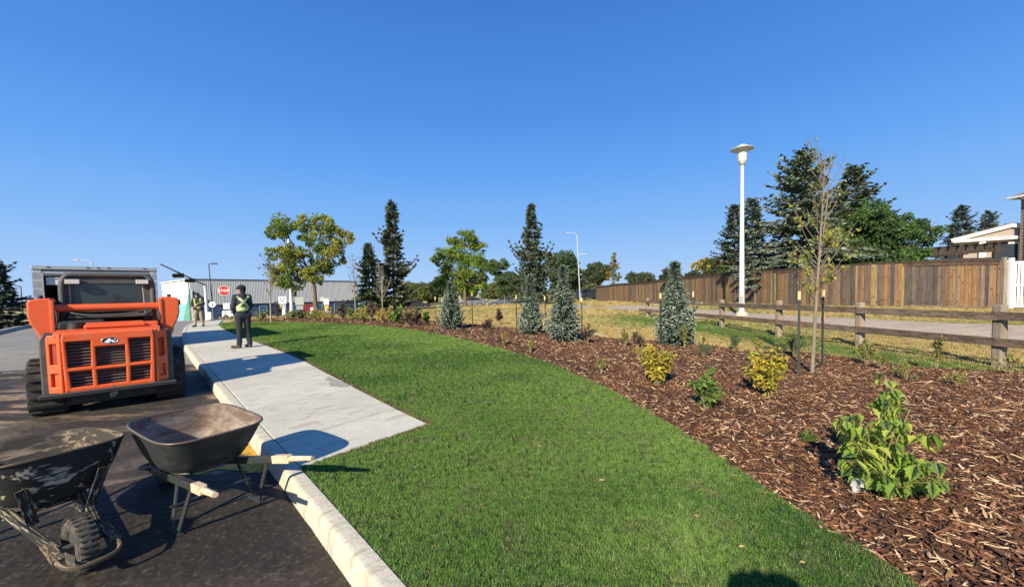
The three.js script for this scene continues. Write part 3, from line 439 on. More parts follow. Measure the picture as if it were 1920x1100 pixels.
conifer('spruce_tree', 'solitary tall spruce with upturned branch tips near the centre', 2.2, 42, 10.5, 2.7, { y: .2, levels: 18, rag: .3, droop: .55, tip: .7, env: f => f < .45 ? .95 - f * .5 : 1.25 * Math.pow(1 - f, .95) * (.8 + .3 * Math.sin(f * 30)), col: [.04, .06, .036], col2: [.115, .135, .075], nb: 12, step: .24, spray: .6, width: .1 });
{
  const k = .0605, L = [[850, 455, 18], [875, 445, 18], [895, 460, 18], [835, 480, 18], [862, 480, 22], [890, 488, 22], [912, 500, 15], [840, 510, 20], [870, 515, 22], [898, 520, 20], [855, 535, 16], [880, 540, 16], [905, 540, 12], [812, 484, 9], [822, 490, 8], [830, 530, 12], [848, 545, 10]];
  const r = rngOf(8); broad('leafy_tree', 'round green tree standing alone left of the solitary spruce', -5.3, 46, 8.7, L.map(([u, v, q]) => [(u - 872) * k, (576 - v) * k, rr(-1, 1, r), q * k]), { y: -.07, fork: 2, tr: .24, leaf: .19, den: 60, cols: [[.16, .25, .03], [.20, .29, .035], [.11, .19, .035], [.24, .29, .04]], flatLeaf: true });
}
// distant trees along the far road
{
  const r = rngOf(77), kinds = [[[.07, .12, .045], [.09, .14, .05]], [[.16, .18, .05], [.13, .17, .05]], [[.06, .09, .045], [.08, .11, .05]], [[.40, .30, .03], [.30, .26, .04]]];
  const far = [[-1.9, 80, 9.5, 2.9, 0, 'dark green far tree left of the solitary spruce'], [2.2, 84, 7.5, 2.4, 0, 'lower far tree directly behind the solitary spruce'], [9.4, 78, 10.3, 3.2, 0, 'tall green far tree right of the solitary spruce'], [12.8, 82, 7, 2.3, 1, 'pale far tree left of the tall street light'], [17.5, 80, 8, 2.8, 2, 'far tree just right of the tall street light'],
    [-21.5, 92, 6, 2.6, 1, 'yellowish far tree right of the tallest spruce'], [-17, 96, 6.6, 2.8, 2, 'dull green far tree between spruce and round tree'], [-13, 98, 6, 2.6, 1, 'olive far tree left of the round green tree'], [-9.8, 94, 5, 2.0, 2, 'dark low far tree left of the round green tree'], [-3.2, 100, 6, 2.6, 1, 'pale olive far tree behind the parked car'],
    [21, 66, 4.8, 2.0, 2, 'dark far tree behind the left end of the board fence'], [25, 64, 4.6, 1.9, 2, 'second dark far tree behind the board fence'], [27.6, 58, 6.2, 1.9, 3, 'bright yellow rounded tree behind the board fence'], [30.6, 57, 6.6, 1.7, 3, 'smaller yellow tree right of the rounded yellow one']];
  for (const [x, d, h, w, q, lab] of far) broad('background_tree', lab + '', x, d, h, lobesRound(10, w * .75, h * .28, h * .95, r, w * .48), { y: H(x, d) - .1, leaf: .34, den: 34, cols: kinds[q], tr: .14, fork: h * .22, flatLeaf: true, group: 'background trees' });
  // lower hedge-like trees along the far road, left to right
  const hedge = [[-26, 105, 4.6], [-22, 108, 4.8], [-5, 110, 4.8], [0, 112, 4.4], [5, 108, 5], [13, 104, 5], [20, 100, 5], [-12, 112, 4.6]];
  hedge.forEach(([x, d, h], i) => broad('hedge_tree', ['leftmost', 'second', 'third', 'fourth', 'fifth', 'sixth', 'seventh', 'eighth'][[0, 1, 3, 4, 5, 6, 7, 2][i]] + ' from the left of the low hazy trees along the horizon', x, d, h, lobesRound(8, 2.6, .6, h, r, 1.5), { y: H(x, d) - .2, leaf: .5, den: 24, cols: [[.10, .13, .06], [.13, .15, .06]], tr: .12, fork: 1, flatLeaf: true, group: 'low trees along the horizon' }));
}
// behind the board fence
conifer('spruce_tree', 'bluish spruce left of the lamp post behind the fence', 18.7, 34, 8.3, 2.6, { levels: 15, col: [.045, .065, .045], col2: [.10, .125, .08], nb: 12, step: .22, spray: .52 });
conifer('spruce_tree', 'slim spruce just right of the lamp post behind the fence', 16.9, 28.5, 7.4, 2.3, { levels: 15, col: [.055, .08, .055], col2: [.13, .16, .10], nb: 12, step: .2, spray: .5 });
conifer('spruce_tree', 'huge silvery spruce whose boughs hang over the board fence', 16.35, 22.9, 8.6, 3.9, { levels: 19, rag: .3, env: f => .95 * Math.pow(1 - f, .8), droop: .38, hang: .12, col: [.07, .10, .072], col2: [.22, .26, .19], nb: 15, step: .18, spray: .5, width: .075, base: .2 });
conifer('spruce_tree', 'dark ragged conifer right of the silvery spruce', 21.4, 25.6, 8.5, 3.2, { levels: 17, rag: .4, env: f => .95 * Math.pow(1 - f, .72), droop: .25, col: [.055, .075, .034], col2: [.14, .15, .06], nb: 12, step: .21, spray: .55 });
{
  const r = rngOf(15), L = []; for (let i = 0; i < 56; i++) L.push([rr(-3.2, 1.9, r), 0, rr(-1.4, 1.4, r), rr(.7, 1.05, r)]); L.forEach(l => { l[1] = rr(1.2, 5.5 - .28 * (l[0] - .1) ** 2, r); });
  broad('leafy_tree', 'dense dark green tree behind the fence right of the conifers', 21.3, 23.6, 5.6, L, { leaf: .15, den: 70, cols: [[.065, .13, .032], [.085, .16, .04], [.055, .105, .03]], tr: .14, fork: 1.2, flatLeaf: true });
  const L2 = []; for (let i = 0; i < 22; i++) L2.push([rr(-3.4, 3.0, r), 0, rr(-.8, .8, r), rr(.55, .85, r)]); L2.forEach(l => { l[1] = rr(.8, 2.6 + .18 * l[0] + .4, r); });
  broad('leafy_tree', 'broad low dark tree behind the fence left of the lamp post', 15.2, 30.5, 3.7, L2, { leaf: .16, den: 60, cols: [[.055, .085, .03], [.08, .10, .03], [.05, .07, .03]], tr: .1, fork: .8, flatLeaf: true });
}
conifer('spruce_tree', 'grey blue spruce above the pergola roof', 44.2, 40, 8.6, 3.1, { levels: 22, rag: .3, col: [.05, .075, .065], col2: [.11, .14, .12], nb: 9, step: .26, spray: .6, y: .6 });
conifer('spruce_tree', 'smaller grey blue spruce next to the house gable', 49.2, 42, 8.3, 3.4, { levels: 20, rag: .3, col: [.06, .08, .07], col2: [.12, .145, .12], nb: 9, step: .26, spray: .6, y: .6 });
conifer('spruce_tree', 'dark spruce at the far left edge across the road', -33.4, 26.2, 4.5, 2.1, { levels: 17, rag: .4, droop: .2, tip: .1, env: f => 1.0 * Math.pow(1 - f, .6), col: [.03, .045, .035], col2: [.06, .075, .055], nb: 8, step: .2, spray: .5, y: -.25, base: .03 });
broad('leafy_tree', 'small tree at the far end of the board fence, top turning rust', 11.0, 44, 5.6, [[0, 5.2, 0, .35], [.1, 4.7, 0, .45], [-.3, 4.1, .1, .45], [.5, 3.9, 0, .5], [0, 3.4, 0, .6], [-.4, 2.9, 0, .5], [.5, 2.9, .1, .5], [.1, 2.3, 0, .55]], { y: .15, leaf: .15, den: 30, cols: [[.14, .2, .03], [.24, .15, .04], [.3, .24, .03]], tr: .05, fork: 1.6, flatLeaf: true, bark: barkPale });
broad('leafy_tree', 'thin young yellow green tree beside the parked cars', -.9, 50, 3.2, [[0, 2.4, 0, .4], [.2, 1.9, 0, .4], [-.2, 1.7, 0, .4]], { leaf: .13, den: 10, cols: [[.16, .2, .03]], tr: .035, fork: 1.2, flatLeaf: true, bark: barkPale, y: -.1 });

// young blue spruces planted in the bed
function blueSpruce(label, x, d, h, rad, seed, o = {}) {
  return conifer('young_spruce', label, x, d, h, rad, { seed, y: bedH(x, d) - .02, levels: o.levels || 19, rag: .3, nb: 24, step: .075, spray: .16, width: .026, fine: 3, dens: 1.35, layer: .2, core: 2500, droop: .1, tip: .35, lowUp: .25, env: o.env || (f => .35 + .65 * Math.sin(Math.min(1, f * 3 + .15) * 1.57) - .95 * Math.pow(f, 1.1)), col: [.09, .125, .105], col2: [.36, .43, .37], base: .015, minL: .03, coreR: .7, group: 'young blue spruces in the bed' });
}
const sprEnv = p => f => f < .8 ? clamp((.78 + .22 * sstep(0, .15, f)) * (1 - f / .84) ** p, .03, 2) : .02;
blueSpruce('leftmost young blue spruce, squat and dense, in mulch', -2.35, 15.6, 1.85, .55, 501, { env: f => f < .72 ? (.7 + .3 * sstep(0, .2, f)) * (1 - f * .95) : .2 * (1 - f) / .28 });
blueSpruce('second young blue spruce from the left, dense with a thin leader', .6, 13.1, 1.95, .5, 502, { env: f => f < .6 ? (.75 + .25 * sstep(0, .15, f)) * (1 - f * 1.25) : (.2 * (1 - f) / .4) });
blueSpruce('third young blue spruce from the left, leaning its tip left', 1.42, 11.1, 2.1, .54, 503, { env: sprEnv(.85) });
blueSpruce('rightmost young blue spruce, narrow cone by the rail fence', 3.93, 9.75, 2.02, .53, 504, { env: sprEnv(.85) });

// staked young tree and thin bare ones
sapling('young_tree', 'staked young tree with sparse yellowing leaves in the mulch', 4.62, 6.22, 3.35, { y: .04, lean: .17, r: .032, bark: barkTan, nb: 50, low: .32, spread: .55, leaves: 7, prof: f => f < .64 ? 1.6 : .2, leaf: .052, cols: [[.42, .42, .08], [.30, .35, .08], [.48, .40, .10], [.24, .30, .07]], seed: 61 });
sapling('young_tree', 'bare young tree beside the worker, dark leaves at its crown', -13.9, 23.3, 3.6, { y: .02, r: .05, nb: 34, spread: .9, leaves: 1.2, prof: f => f > .75 ? 2 : .3, leaf: .13, cols: [[.05, .06, .04], [.16, .15, .08]], seed: 62 });
sapling('young_tree', 'bare grey young tree left of the pointed spruce', -8.5, 22.0, 3.5, { y: .02, r: .035, nb: 34, spread: .7, leaves: .5, leaf: .1, cols: [[.12, .11, .08]], seed: 63, lean: -.05 });
sapling('young_tree', 'twiggy young tree standing in front of the tallest spruce', -6.5, 20.3, 2.9, { y: .02, r: .04, nb: 30, spread: .6, leaves: 1.5, leaf: .07, cols: [[.2, .2, .1]], seed: 64 });

// ---------- shrubs ----------
const shrubStem = mat([.26, .2, .12], .9);
const KIND = {
  yellow: { n: 1300, leaf: .052, cols: [[.60, .50, .05], [.52, .48, .055], [.44, .44, .055], [.54, .36, .06]], stems: 16, full: 1 }, green: { n: 330, leaf: .07, cols: [[.16, .27, .04], [.22, .33, .05], [.11, .19, .035]], stems: 11, full: .8 },
  lime: { n: 170, leaf: .055, cols: [[.24, .33, .045], [.32, .36, .05], [.15, .24, .04]], stems: 9, full: .8 }, spike: { n: 230, leaf: .05, cols: [[.36, .37, .06], [.25, .3, .06], [.2, .17, .09]], stems: 5, full: .35 },
  wilted: { n: 130, leaf: .06, cols: [[.42, .42, .09], [.34, .32, .1]], stems: 8, full: .6 }, red: { n: 220, leaf: .05, cols: [[.085, .04, .04], [.12, .055, .045], [.06, .045, .035], [.16, .1, .06]], stems: 12, full: .7 },
  yellowtwig: { n: 110, leaf: .055, cols: [[.46, .38, .06], [.36, .33, .07], [.5, .34, .07]], stems: 8, full: .5 }, dark: { n: 200, leaf: .06, cols: [[.07, .1, .03], [.1, .13, .04]], stems: 9, full: .8 },
  juniper: { n: 900, leaf: .05, cols: [[.045, .075, .03], [.07, .11, .04]], stems: 14, full: .9, needle: true }
};
function shrub(kind, label, x, d, h, w, seed, name = 'shrub', group = 'shrubs planted in the mulch bed') {
  const K0 = KIND[kind], r = rngOf(seed), far = d > 14, t = thing(name, label, 'shrub', [x, bedH(x, d) - .02, -d], 0, group), tb = new TB(), wood = [];
  const ns = K0.stems, per = Math.round(K0.n * (far ? 1 : 1.25) / ns), ls = K0.leaf * (far ? 2.2 : 1) * clamp(h / .45, .6, 1.25);
  for (let s = 0; s < ns; s++) {
    const az = r() * 6.283, out = w * .5 * Math.sqrt(r()) * rr(.7, 1.1, r), hh = h * rr(.62, 1.03, r) * (1 - .3 * (out / (w * .5)) ** 2), e = [Math.cos(az) * out, hh, Math.sin(az) * out], m = [e[0] * .45, hh * .5, e[2] * .45];
    wood.push(tube([[e[0] * .08, -.04, e[2] * .08], m, e], .0035 + h * .006, 6, 4));
    for (let i = 0; i < per; i++) {
      const f = lerp(K0.full > .7 ? .18 : .3, 1.02, Math.sqrt(r())), P = V(lerp(m[0], e[0], (f - .5) * 2), f * hh, lerp(m[2], e[2], (f - .5) * 2)); if (f < .5) { P.x = m[0] * f * 2; P.z = m[2] * f * 2; }
      const j = rdir(r).multiplyScalar(w * .17 * K0.full * r()); P.add(j); P.y = Math.max(.02, P.y); const dv = rdir(r); if (K0.needle) { dv.y = Math.abs(dv.y) + .3; dv.normalize(); tb.quad(P, dv, rdir(r).cross(dv).normalize(), ls * rr(.8, 1.6, r), ls * .1, tone(K0.cols[Math.floor(r() * K0.cols.length)], rr(.6, 1.4, r))); }
      else { dv.y -= .35; dv.normalize(); const L = ls * rr(.55, 1.25, r); tb.leaf(P, dv, V(rr(-.5, .5, r), 1, rr(-.5, .5, r)), L, L * .34, tone(K0.cols[Math.floor(r() * K0.cols.length)], rr(.7, 1.25, r))); }
    }
  }
  part(t, 'stems', merge(wood), shrubStem); part(t, 'foliage', tb.geo(), K0.needle ? needleM : leafM2); return t;
}
const SH = [[2.02, 5.67, .56, .52, 'yellow', 'bushy yellow shrub in front of the rightmost young spruce'], [3.15, 4.91, .55, .52, 'yellow', 'bushy yellow shrub left of the staked young tree'], [2.14, 4.45, .5, .3, 'green', 'upright green shrub between the two bushy yellow ones'], [1.5, 6.81, .25, .22, 'lime', 'tiny lime green shrub near the lawn edge'],
  [3.76, 7.92, .31, .38, 'juniper', 'small dark evergreen bush right of the rightmost young spruce'], [4.95, 9.03, .42, .31, 'juniper', 'small upright evergreen near the lamp post'], [5.39, 7.71, .43, .43, 'juniper', 'dark evergreen bush behind the staked young tree'], [5.52, 5.64, .3, .4, 'lime', 'feathery bright green plant above the large leafy shrub'],
  [6.68, 6.34, .62, .2, 'spike', 'tall yellow green spiky plant before the lower rail'], [5.93, 6.75, .46, .23, 'spike', 'yellow green spiky plant by the middle fence post'], [5.79, 6.31, .25, .22, 'spike', 'short yellowish plant right of the staked tree'], [5.73, 5.18, .22, .27, 'wilted', 'wilted pale yellow plant low in the mulch at right'], [7.14, 5.77, .36, .36, 'wilted', 'wilted yellow plant at the foot of the nearest post'],
  [1.92, 10.5, .5, .58, 'red', 'dark red shrub right of the third young spruce'], [2.83, 9.18, .51, .31, 'red', 'dark red shrub behind the left bushy yellow one'], [2.7, 9.6, .47, .26, 'spike', 'pale spiky plant beside the dark red shrub'], [-.57, 17.9, .68, .22, 'red', 'thin dark red plant standing against the dry field'], [-1.01, 17.4, .33, .38, 'red', 'low dark plant left of the thin dark red one'],
  [.41, 9.28, .42, .2, 'yellowtwig', 'thin yellow plant in front of the second young spruce'], [-.23, 10.52, .42, .19, 'yellowtwig', 'thin yellow plant left of the second young spruce'], [3.9, 9.15, .62, .26, 'lime', 'yellow green plant growing against the rightmost young spruce'], [-3.67, 19.8, .37, .42, 'yellowtwig', 'small yellow plant left of the squat young spruce'], [-4.13, 19.3, .62, .5, 'lime', 'green yellow plant at the dry field edge'],
  [2.53, 3.45, .08, .11, 'green', 'tiny blue green seedling in the mulch'], [-1.62, 13.52, .28, .36, 'red', 'low dark red shrub right of the squat young spruce'], [4.6, 9.7, .28, .19, 'spike', 'small pale plant right of the rightmost young spruce'], [7.5, 5.3, .6, .5, 'dark', 'dark shrub cut by the right edge of view'], [-2.9, 16.9, .5, .4, 'yellowtwig', 'yellow plant just left of the squat young spruce'], [-.9, 14.6, .4, .35, 'red', 'dark red plant between the first and second young spruces'], [6.3, 7.2, .4, .3, 'lime', 'pale green plant behind the tall spiky one'], [5.0, 8.3, .35, .35, 'yellowtwig', 'low yellow plant between the two small evergreens'], [2.5, 8.0, .3, .3, 'yellowtwig', 'small yellow plant above the left bushy yellow shrub'], [4.3, 7.2, .25, .3, 'lime', 'low lime plant left of the stakes']];
SH.forEach(([x, d, h, w, k, lab], i) => shrub(k, lab, x, d, h, w, 700 + i));
const ROW = [[-15.66, 25.3, .5, .7, 'lime'], [-14.22, 24.5, .9, .57, 'red'], [-13.5, 24.9, .5, .85, 'lime'], [-12.54, 24.1, .46, .7, 'dark'], [-11.6, 23.6, .5, .68, 'lime'], [-10.75, 23, .6, .71, 'yellowtwig'], [-10.1, 22.7, .6, .65, 'yellowtwig'], [-9.32, 22.1, .95, .52, 'red'], [-8.52, 21.5, .6, .61, 'lime'], [-7.83, 21, .6, .6, 'yellowtwig'], [-7.09, 20.3, .88, .53, 'red'], [-6.38, 19.8, .7, .51, 'yellowtwig'], [-5.88, 19.3, .68, .45, 'yellowtwig'], [-5.35, 18.8, .76, .39, 'green'], [-4.63, 17.8, .62, .46, 'red'], [-4.12, 17.3, .56, .4, 'red'], [-4.33, 18.4, .54, .42, 'yellowtwig'], [-9.9, 23.8, .6, .7, 'lime'], [-8.2, 22.4, .6, .7, 'lime'], [-12, 25, .6, .8, 'yellowtwig']];
const ORD = ['first', 'second', 'third', 'fourth', 'fifth', 'sixth', 'seventh', 'eighth', 'ninth', 'tenth', 'eleventh', 'twelfth', 'thirteenth', 'fourteenth', 'fifteenth', 'sixteenth', 'seventeenth', 'eighteenth', 'nineteenth', 'twentieth'];
const KW = { lime: 'yellow green', red: 'dark red', dark: 'dark green', yellowtwig: 'yellow', green: 'green' };
[...ROW].sort((a, b) => a[0] / a[1] - b[0] / b[1]).forEach(([x, d, h, w, k], i) => shrub(k, `${KW[k]} shrub, ${ORD[i]} from the left in the far row behind the lawn`, x, d, h * 1.3, w * 1.35, 800 + i, 'shrub', 'far row of shrubs behind the lawn'));

// the large leafy shrub in the foreground: every leaf its own piece
{
  const x = 2.38, d = 2.6, t = thing('leafy_shrub', 'large bright green broad leaved shrub in the foreground mulch', 'shrub', [x, bedH(x, d) - .02, -d]), r = rngOf(901);
  const out = [[0, 0], [.16, .02], [.34, .10], [.30, .22], [.46, .30], [.50, .44], [.34, .50], [.36, .64], [.18, .74], [.10, .9], [0, 1]]; // half a lobed blade
  const leafGeo = (curl, fold) => { const pos = [], ix = []; const pt = (w, l) => { const z = l, y = Math.abs(w) * fold - curl * l * l; pos.push(w, y, z); return pos.length / 3 - 1; }; const mid = out.map(([w, l]) => pt(0, l)); for (const s of [-1, 1]) { const e = out.map(([w, l]) => pt(s * w, l)); for (let i = 0; i + 1 < out.length; i++) ix.push(mid[i], e[i], e[i + 1], mid[i], e[i + 1], mid[i + 1]); } const g = new THREE.BufferGeometry(); g.setAttribute('position', new THREE.Float32BufferAttribute(pos, 3)); g.setIndex(ix); g.computeVertexNormals(); return g; };
  const gs = [leafGeo(.15, .12), leafGeo(.35, .25), leafGeo(.5, .05), leafGeo(.25, .4)];
  const ms = [[.26, .38, .045], [.33, .45, .06], [.19, .31, .04], [.42, .48, .08], [.14, .24, .035]].map(c => new THREE.MeshPhysicalMaterial({ color: C(...c), roughness: .85, transmission: .4, thickness: 0, side: THREE.DoubleSide, specularIntensity: .5 }));
  const wood = [];
  const stems = [[-.32, .46, .05], [-.28, .34, .12], [-.18, .42, .1], [-.10, .45, -.1], [-.02, .42, .15], [.05, .52, 0], [.10, .62, .02], [.12, .70, -.04], [.18, .52, .08], [.25, .42, -.05], [.31, .36, .1], [.22, .24, .2], [-.2, .2, .22], [.04, .24, .24], [.34, .2, .08], [-.05, .34, -.2], [-.32, .22, .1], [.12, .16, .26], [-.1, .14, .28], [.28, .12, .2]]; let n = 0;
  for (let [sx, sy, sz] of stems) { sx = sx * .8 - .03; sy *= 1.06;
    const m = [sx * .55, sy * .55, sz * .5]; wood.push(tube([[sx * .12, -.05, sz * .1], m, [sx, sy, sz]], .0045, 8, 5));
    const nl = Math.round(9 + sy * 16);
    for (let i = 0; i < nl && n < 298; i++, n++) {
      const f = i < 3 ? rr(.92, 1.02, r) : rr(.25, 1, r), P = f < .5 ? V(lerp(sx * .12, m[0], f * 2), lerp(-.02, m[1], f * 2), lerp(0, m[2], f * 2)) : V(lerp(m[0], sx, f * 2 - 1), lerp(m[1], sy, f * 2 - 1), lerp(m[2], sz, f * 2 - 1));
      const az = r() * 6.283, pet = rr(.015, .05, r); const S = V(P.x + Math.cos(az) * pet, P.y + pet * .4, P.z + Math.sin(az) * pet); wood.push(cyl(P.toArray(), S.toArray(), .0015, .001, 3, true));
      const o = part(t, 'leaf', gs[Math.floor(r() * 4)], ms[Math.floor(r() * (sy > .7 ? 3.4 : 5))]); const L = rr(.05, .10, r) * (sy > .7 && f > .8 ? .75 : 1); o.scale.setScalar(L); o.position.copy(S); o.rotation.order = 'YXZ'; o.rotation.set(rr(.25, 1.25, r), Math.PI / 2 - az, rr(-.4, .4, r));
    }
  }
  part(t, 'stems', merge(wood), mat([.22, .2, .08], .8));
}
// ---------- compact track loader ----------
const dusty = (a, b, seed, s = 10) => tex(256, 256, (u, v) => { const f = fbm(u * s, v * s, s, 5, seed), g = fbm(u * 60, v * 60, 60, 2, seed + 3); return mix3(a, b, clamp((f - .48) * 3.2) * .5 + clamp((g - .6) * 3) * .15); });
const orangeM = new THREE.MeshPhysicalMaterial({ map: dusty([.74, .105, .018], [.50, .20, .11], 71, 14), roughness: .42, clearcoat: .25, clearcoatRoughness: .4, side: THREE.DoubleSide });
const blackM = new THREE.MeshStandardMaterial({ map: dusty([.018, .018, .019], [.07, .06, .05], 75), roughness: .6, side: THREE.DoubleSide }), rubberM = new THREE.MeshStandardMaterial({ map: dusty([.022, .021, .02], [.13, .11, .085], 78, 14), roughness: .9, side: THREE.DoubleSide });
const steelM = mat([.36, .36, .36], .45, { metalness: .7 }), greyM = new THREE.MeshStandardMaterial({ map: dusty([.07, .07, .068], [.14, .125, .1], 81), roughness: .6, side: THREE.DoubleSide });
const whitePaint = mat([.78, .78, .76], .5), glassDark = new THREE.MeshPhysicalMaterial({ color: C(.22, .27, .28), transmission: .85, thickness: 0, roughness: .06, side: THREE.DoubleSide });
{
  const t = thing('track_loader', 'orange compact track loader with black grilles parked beside the kerb', 'loader', [-5.78, -.15, -5.8], 43 * Math.PI / 180);
  // tracks: belt round three wheels, in the (z, y) plane
  const hull = off => { const cs = [[-.34, .50, .30], [-.30, .235, .235], [-1.72, .27, .27]], pts = []; for (const [z, y, r] of cs) for (let a = 0; a < 40; a++) pts.push([z + Math.cos(a / 40 * 6.2832) * (r - off), y + Math.sin(a / 40 * 6.2832) * (r - off)]);
    pts.sort((p, q) => p[0] - q[0] || p[1] - q[1]); const cr = (o, a, b) => (a[0] - o[0]) * (b[1] - o[1]) - (a[1] - o[1]) * (b[0] - o[0]), lo = [], up = []; for (const p of pts) { while (lo.length > 1 && cr(lo[lo.length - 2], lo[lo.length - 1], p) <= 0) lo.pop(); lo.push(p); } for (const p of pts.reverse()) { while (up.length > 1 && cr(up[up.length - 2], up[up.length - 1], p) <= 0) up.pop(); up.push(p); } lo.pop(); up.pop(); return lo.concat(up); };
  const lugG = rbx(.32, .028, .055, 0, 0, 0, .01);
  for (const s of [-1, 1]) {
    const g = ext(hull(.03), .34, .01, [hull(.075)]); g.rotateY(-Math.PI / 2); g.translate(s * .645 + .17, 0, 0); // (z,y) plane
    const tr = part(t, 'track', g, rubberM), P = hull(.016); let per = 0; const L = P.map((p, i) => { const q = P[(i + 1) % P.length]; return Math.hypot(q[0] - p[0], q[1] - p[1]); }); const tot = L.reduce((a, b) => a + b, 0), n = 38;
    for (let k = 0; k < n; k++) { let w = k / n * tot, i = 0; while (w > L[i]) w -= L[i++]; const p = P[i], q = P[(i + 1) % P.length], u = w / L[i], o = part(tr, 'lug', lugG, rubberM); o.position.set(s * .645, lerp(p[1], q[1], u), lerp(p[0], q[0], u)); o.rotation.x = -Math.atan2(q[1] - p[1], q[0] - p[0]); }
    for (const [z, y, r] of [[-.34, .50, .21], [-.30, .235, .15], [-1.72, .27, .18], [-.75, .15, .1], [-1.02, .15, .1], [-1.3, .15, .1]]) part(tr, 'roller', cyl([s * .645 - .15, y, z], [s * .645 + .15, y, z], r, r, 16), blackM);
  }
  part(t, 'chassis', merge([rbx(.94, .5, 2.0, 0, .5, -1.15, .04), rbx(.9, .4, .9, 0, .85, -.6, .03), bx(.86, .1, .5, 0, .24, -.5)]), blackM);
  part(t, 'side_panel', ext([[-.68, .30], [-.57, .30], [-.57, 1.12], [-.64, 1.14], [-.68, 1.05]], .42, .015).translate(0, 0, -.46), greyM); part(t, 'side_panel', ext([[.57, .30], [.68, .30], [.68, 1.05], [.64, 1.12], [.57, 1.12]], .42, .015).translate(0, 0, -.46), greyM);
  // rear door: flat middle with six openings, slanted sides, rounded top
  const up = 1.13, lo = .335, holes = [[[-.42, .665], [-.20, .665], [-.19, 1.02], [-.43, 1.02]], [[-.15, .655], [.15, .655], [.15, .93], [-.15, .93]], [[.20, .665], [.42, .665], [.43, 1.02], [.19, 1.02]], [[-.40, .395], [-.19, .395], [-.195, .615], [-.415, .615]], [[-.145, .395], [.145, .395], [.15, .61], [-.15, .61]], [[.19, .395], [.40, .395], [.415, .615], [.195, .615]]];
  const door = ext([[-.455, lo], [.455, lo], [.47, 1.06], [.455, up], [-.455, up], [-.47, 1.06]], .05, .016, holes, 3); door.translate(0, 0, .06);
  const tail = s => { const g = ext([[0, lo], [.17, lo], [.175, 1.06], [.16, up - .02], [0, up]], .045, .012, [[[.05, .42], [.13, .42], [.13, .6], [.05, .6]], [[.05, .72], [.13, .72], [.13, 1.0], [.05, 1.0]]], 3); g.translate(-.012, 0, 0); if (s < 0) { g.scale(-1, 1, 1); const ps = g.attributes.position, a = ps.array; for (let i = 0; i < a.length; i += 9) for (let k = 0; k < 3; k++) { const q = a[i + k]; a[i + k] = a[i + 3 + k]; a[i + 3 + k] = q; } g.computeVertexNormals(); } move(g, s * .455, 0, .062, 0, s * .62, 0); return g; };
  const top = ext([[.1, up - .03], [.06, up + .015], [-.02, up + .03], [-.34, up + .04], [-.34, up - .02], [.04, up - .04]], 1.06, .01, [], 2); top.rotateY(-Math.PI / 2); top.translate(.53, 0, 0);
  const doorP = part(t, 'rear_door', merge([door, tail(1), tail(-1), top]), orangeM);
  part(doorP, 'shaded_depth_backing', merge([bx(.92, .78, .02, 0, .72, -.1), ...Array.from({ length: 22 }, (_, k) => bx(.9, .006, .02, 0, .36 + k * .034, -.085))]), mat([.07, .07, .072], .7));  // dark grey backing and fins, coloured to stand in for shaded depth behind grilles
  const slatM = mat([.16, .15, .135], .5, { metalness: .3 });
  for (const h of holes) { const y0 = h[0][1], y1 = h[2][1], x0 = Math.min(h[0][0], h[3][0]), x1 = Math.max(h[1][0], h[2][0]), n = Math.round((y1 - y0) / .042); for (let k = 0; k < n; k++) part(doorP, 'grille_slat', bx(x1 - x0 + .02, .013, .016, (x0 + x1) / 2, y0 + (k + .5) * (y1 - y0) / n, .052, .6), slatM); }
  for (const s of [-1, 1]) { part(doorP, 'tail_light', move(rbx(.078, .275, .03, 0, 0, 0, .008), s * .525, .86, .028, 0, s * .62, 0), mat(s < 0 ? [.32, .05, .03] : [.30, .045, .025], .3)); part(doorP, 'side_recess', move(bx(.078, .175, .02, 0, 0, 0), s * .523, .51, .026, 0, s * .62, 0), orangeM); }
  for (const [x, y] of [[-.44, .36], [.44, .36], [-.44, 1.08], [.44, 1.08], [0, .365]]) part(doorP, 'bolt', cyl([x, y, .118], [x, y, .13], .012, .011, 8), steelM);
  // oval badge with a white peak between two dark wings
  const oval = (rx, ry, dz, z) => { const g = new THREE.CylinderGeometry(1, 1, dz, 36); g.rotateX(Math.PI / 2); g.scale(rx, ry, 1); g.translate(0, 1.005, z); return g; };
  const bd = part(t, 'badge', oval(.088, .047, .018, .118), mat([.02, .02, .02], .4)); part(bd, 'badge_rim', (() => { const g = new THREE.TorusGeometry(1, .07, 8, 40); g.scale(.083, .043, .06); g.translate(0, 1.005, .128); return g; })(), mat([.75, .75, .75], .2, { metalness: .9 }));
  part(bd, 'badge_mark', merge([ext([[-.06, -.022], [-.012, .034], [.0, .034], [.02, .0], [.052, .026], [.066, .012], [.04, -.006], [.062, -.024], [.03, -.03], [.006, -.006], [-.006, -.032], [-.03, -.032]], .004).translate(0, 1.005, .128)]), mat([.82, .82, .82], .3)); part(bd, 'badge_accent', ext([[.02, .012], [.034, .026], [.05, .014], [.036, .002]], .003).translate(0, 1.005, .133), mat([.4, .02, .02], .4));
  const bp = part(t, 'bumper', merge([rbx(1.40, .055, .3, 0, .30, -.03, .012), rbx(1.32, .16, .08, 0, .2, -.15, .012)]), blackM); part(bp, 'bumper_edge', bx(1.38, .008, .006, 0, .331, .121), steelM);
  part(t, 'tow_hook', merge([rbx(.09, .03, .05, 0, .215, -.09, .008), cyl([-.03, .235, -.08], [.045, .235, -.08], .014), rbx(.07, .02, .04, -.01, .18, -.09, .006)]), mat([.4, .4, .38], .4, { metalness: .5 }));
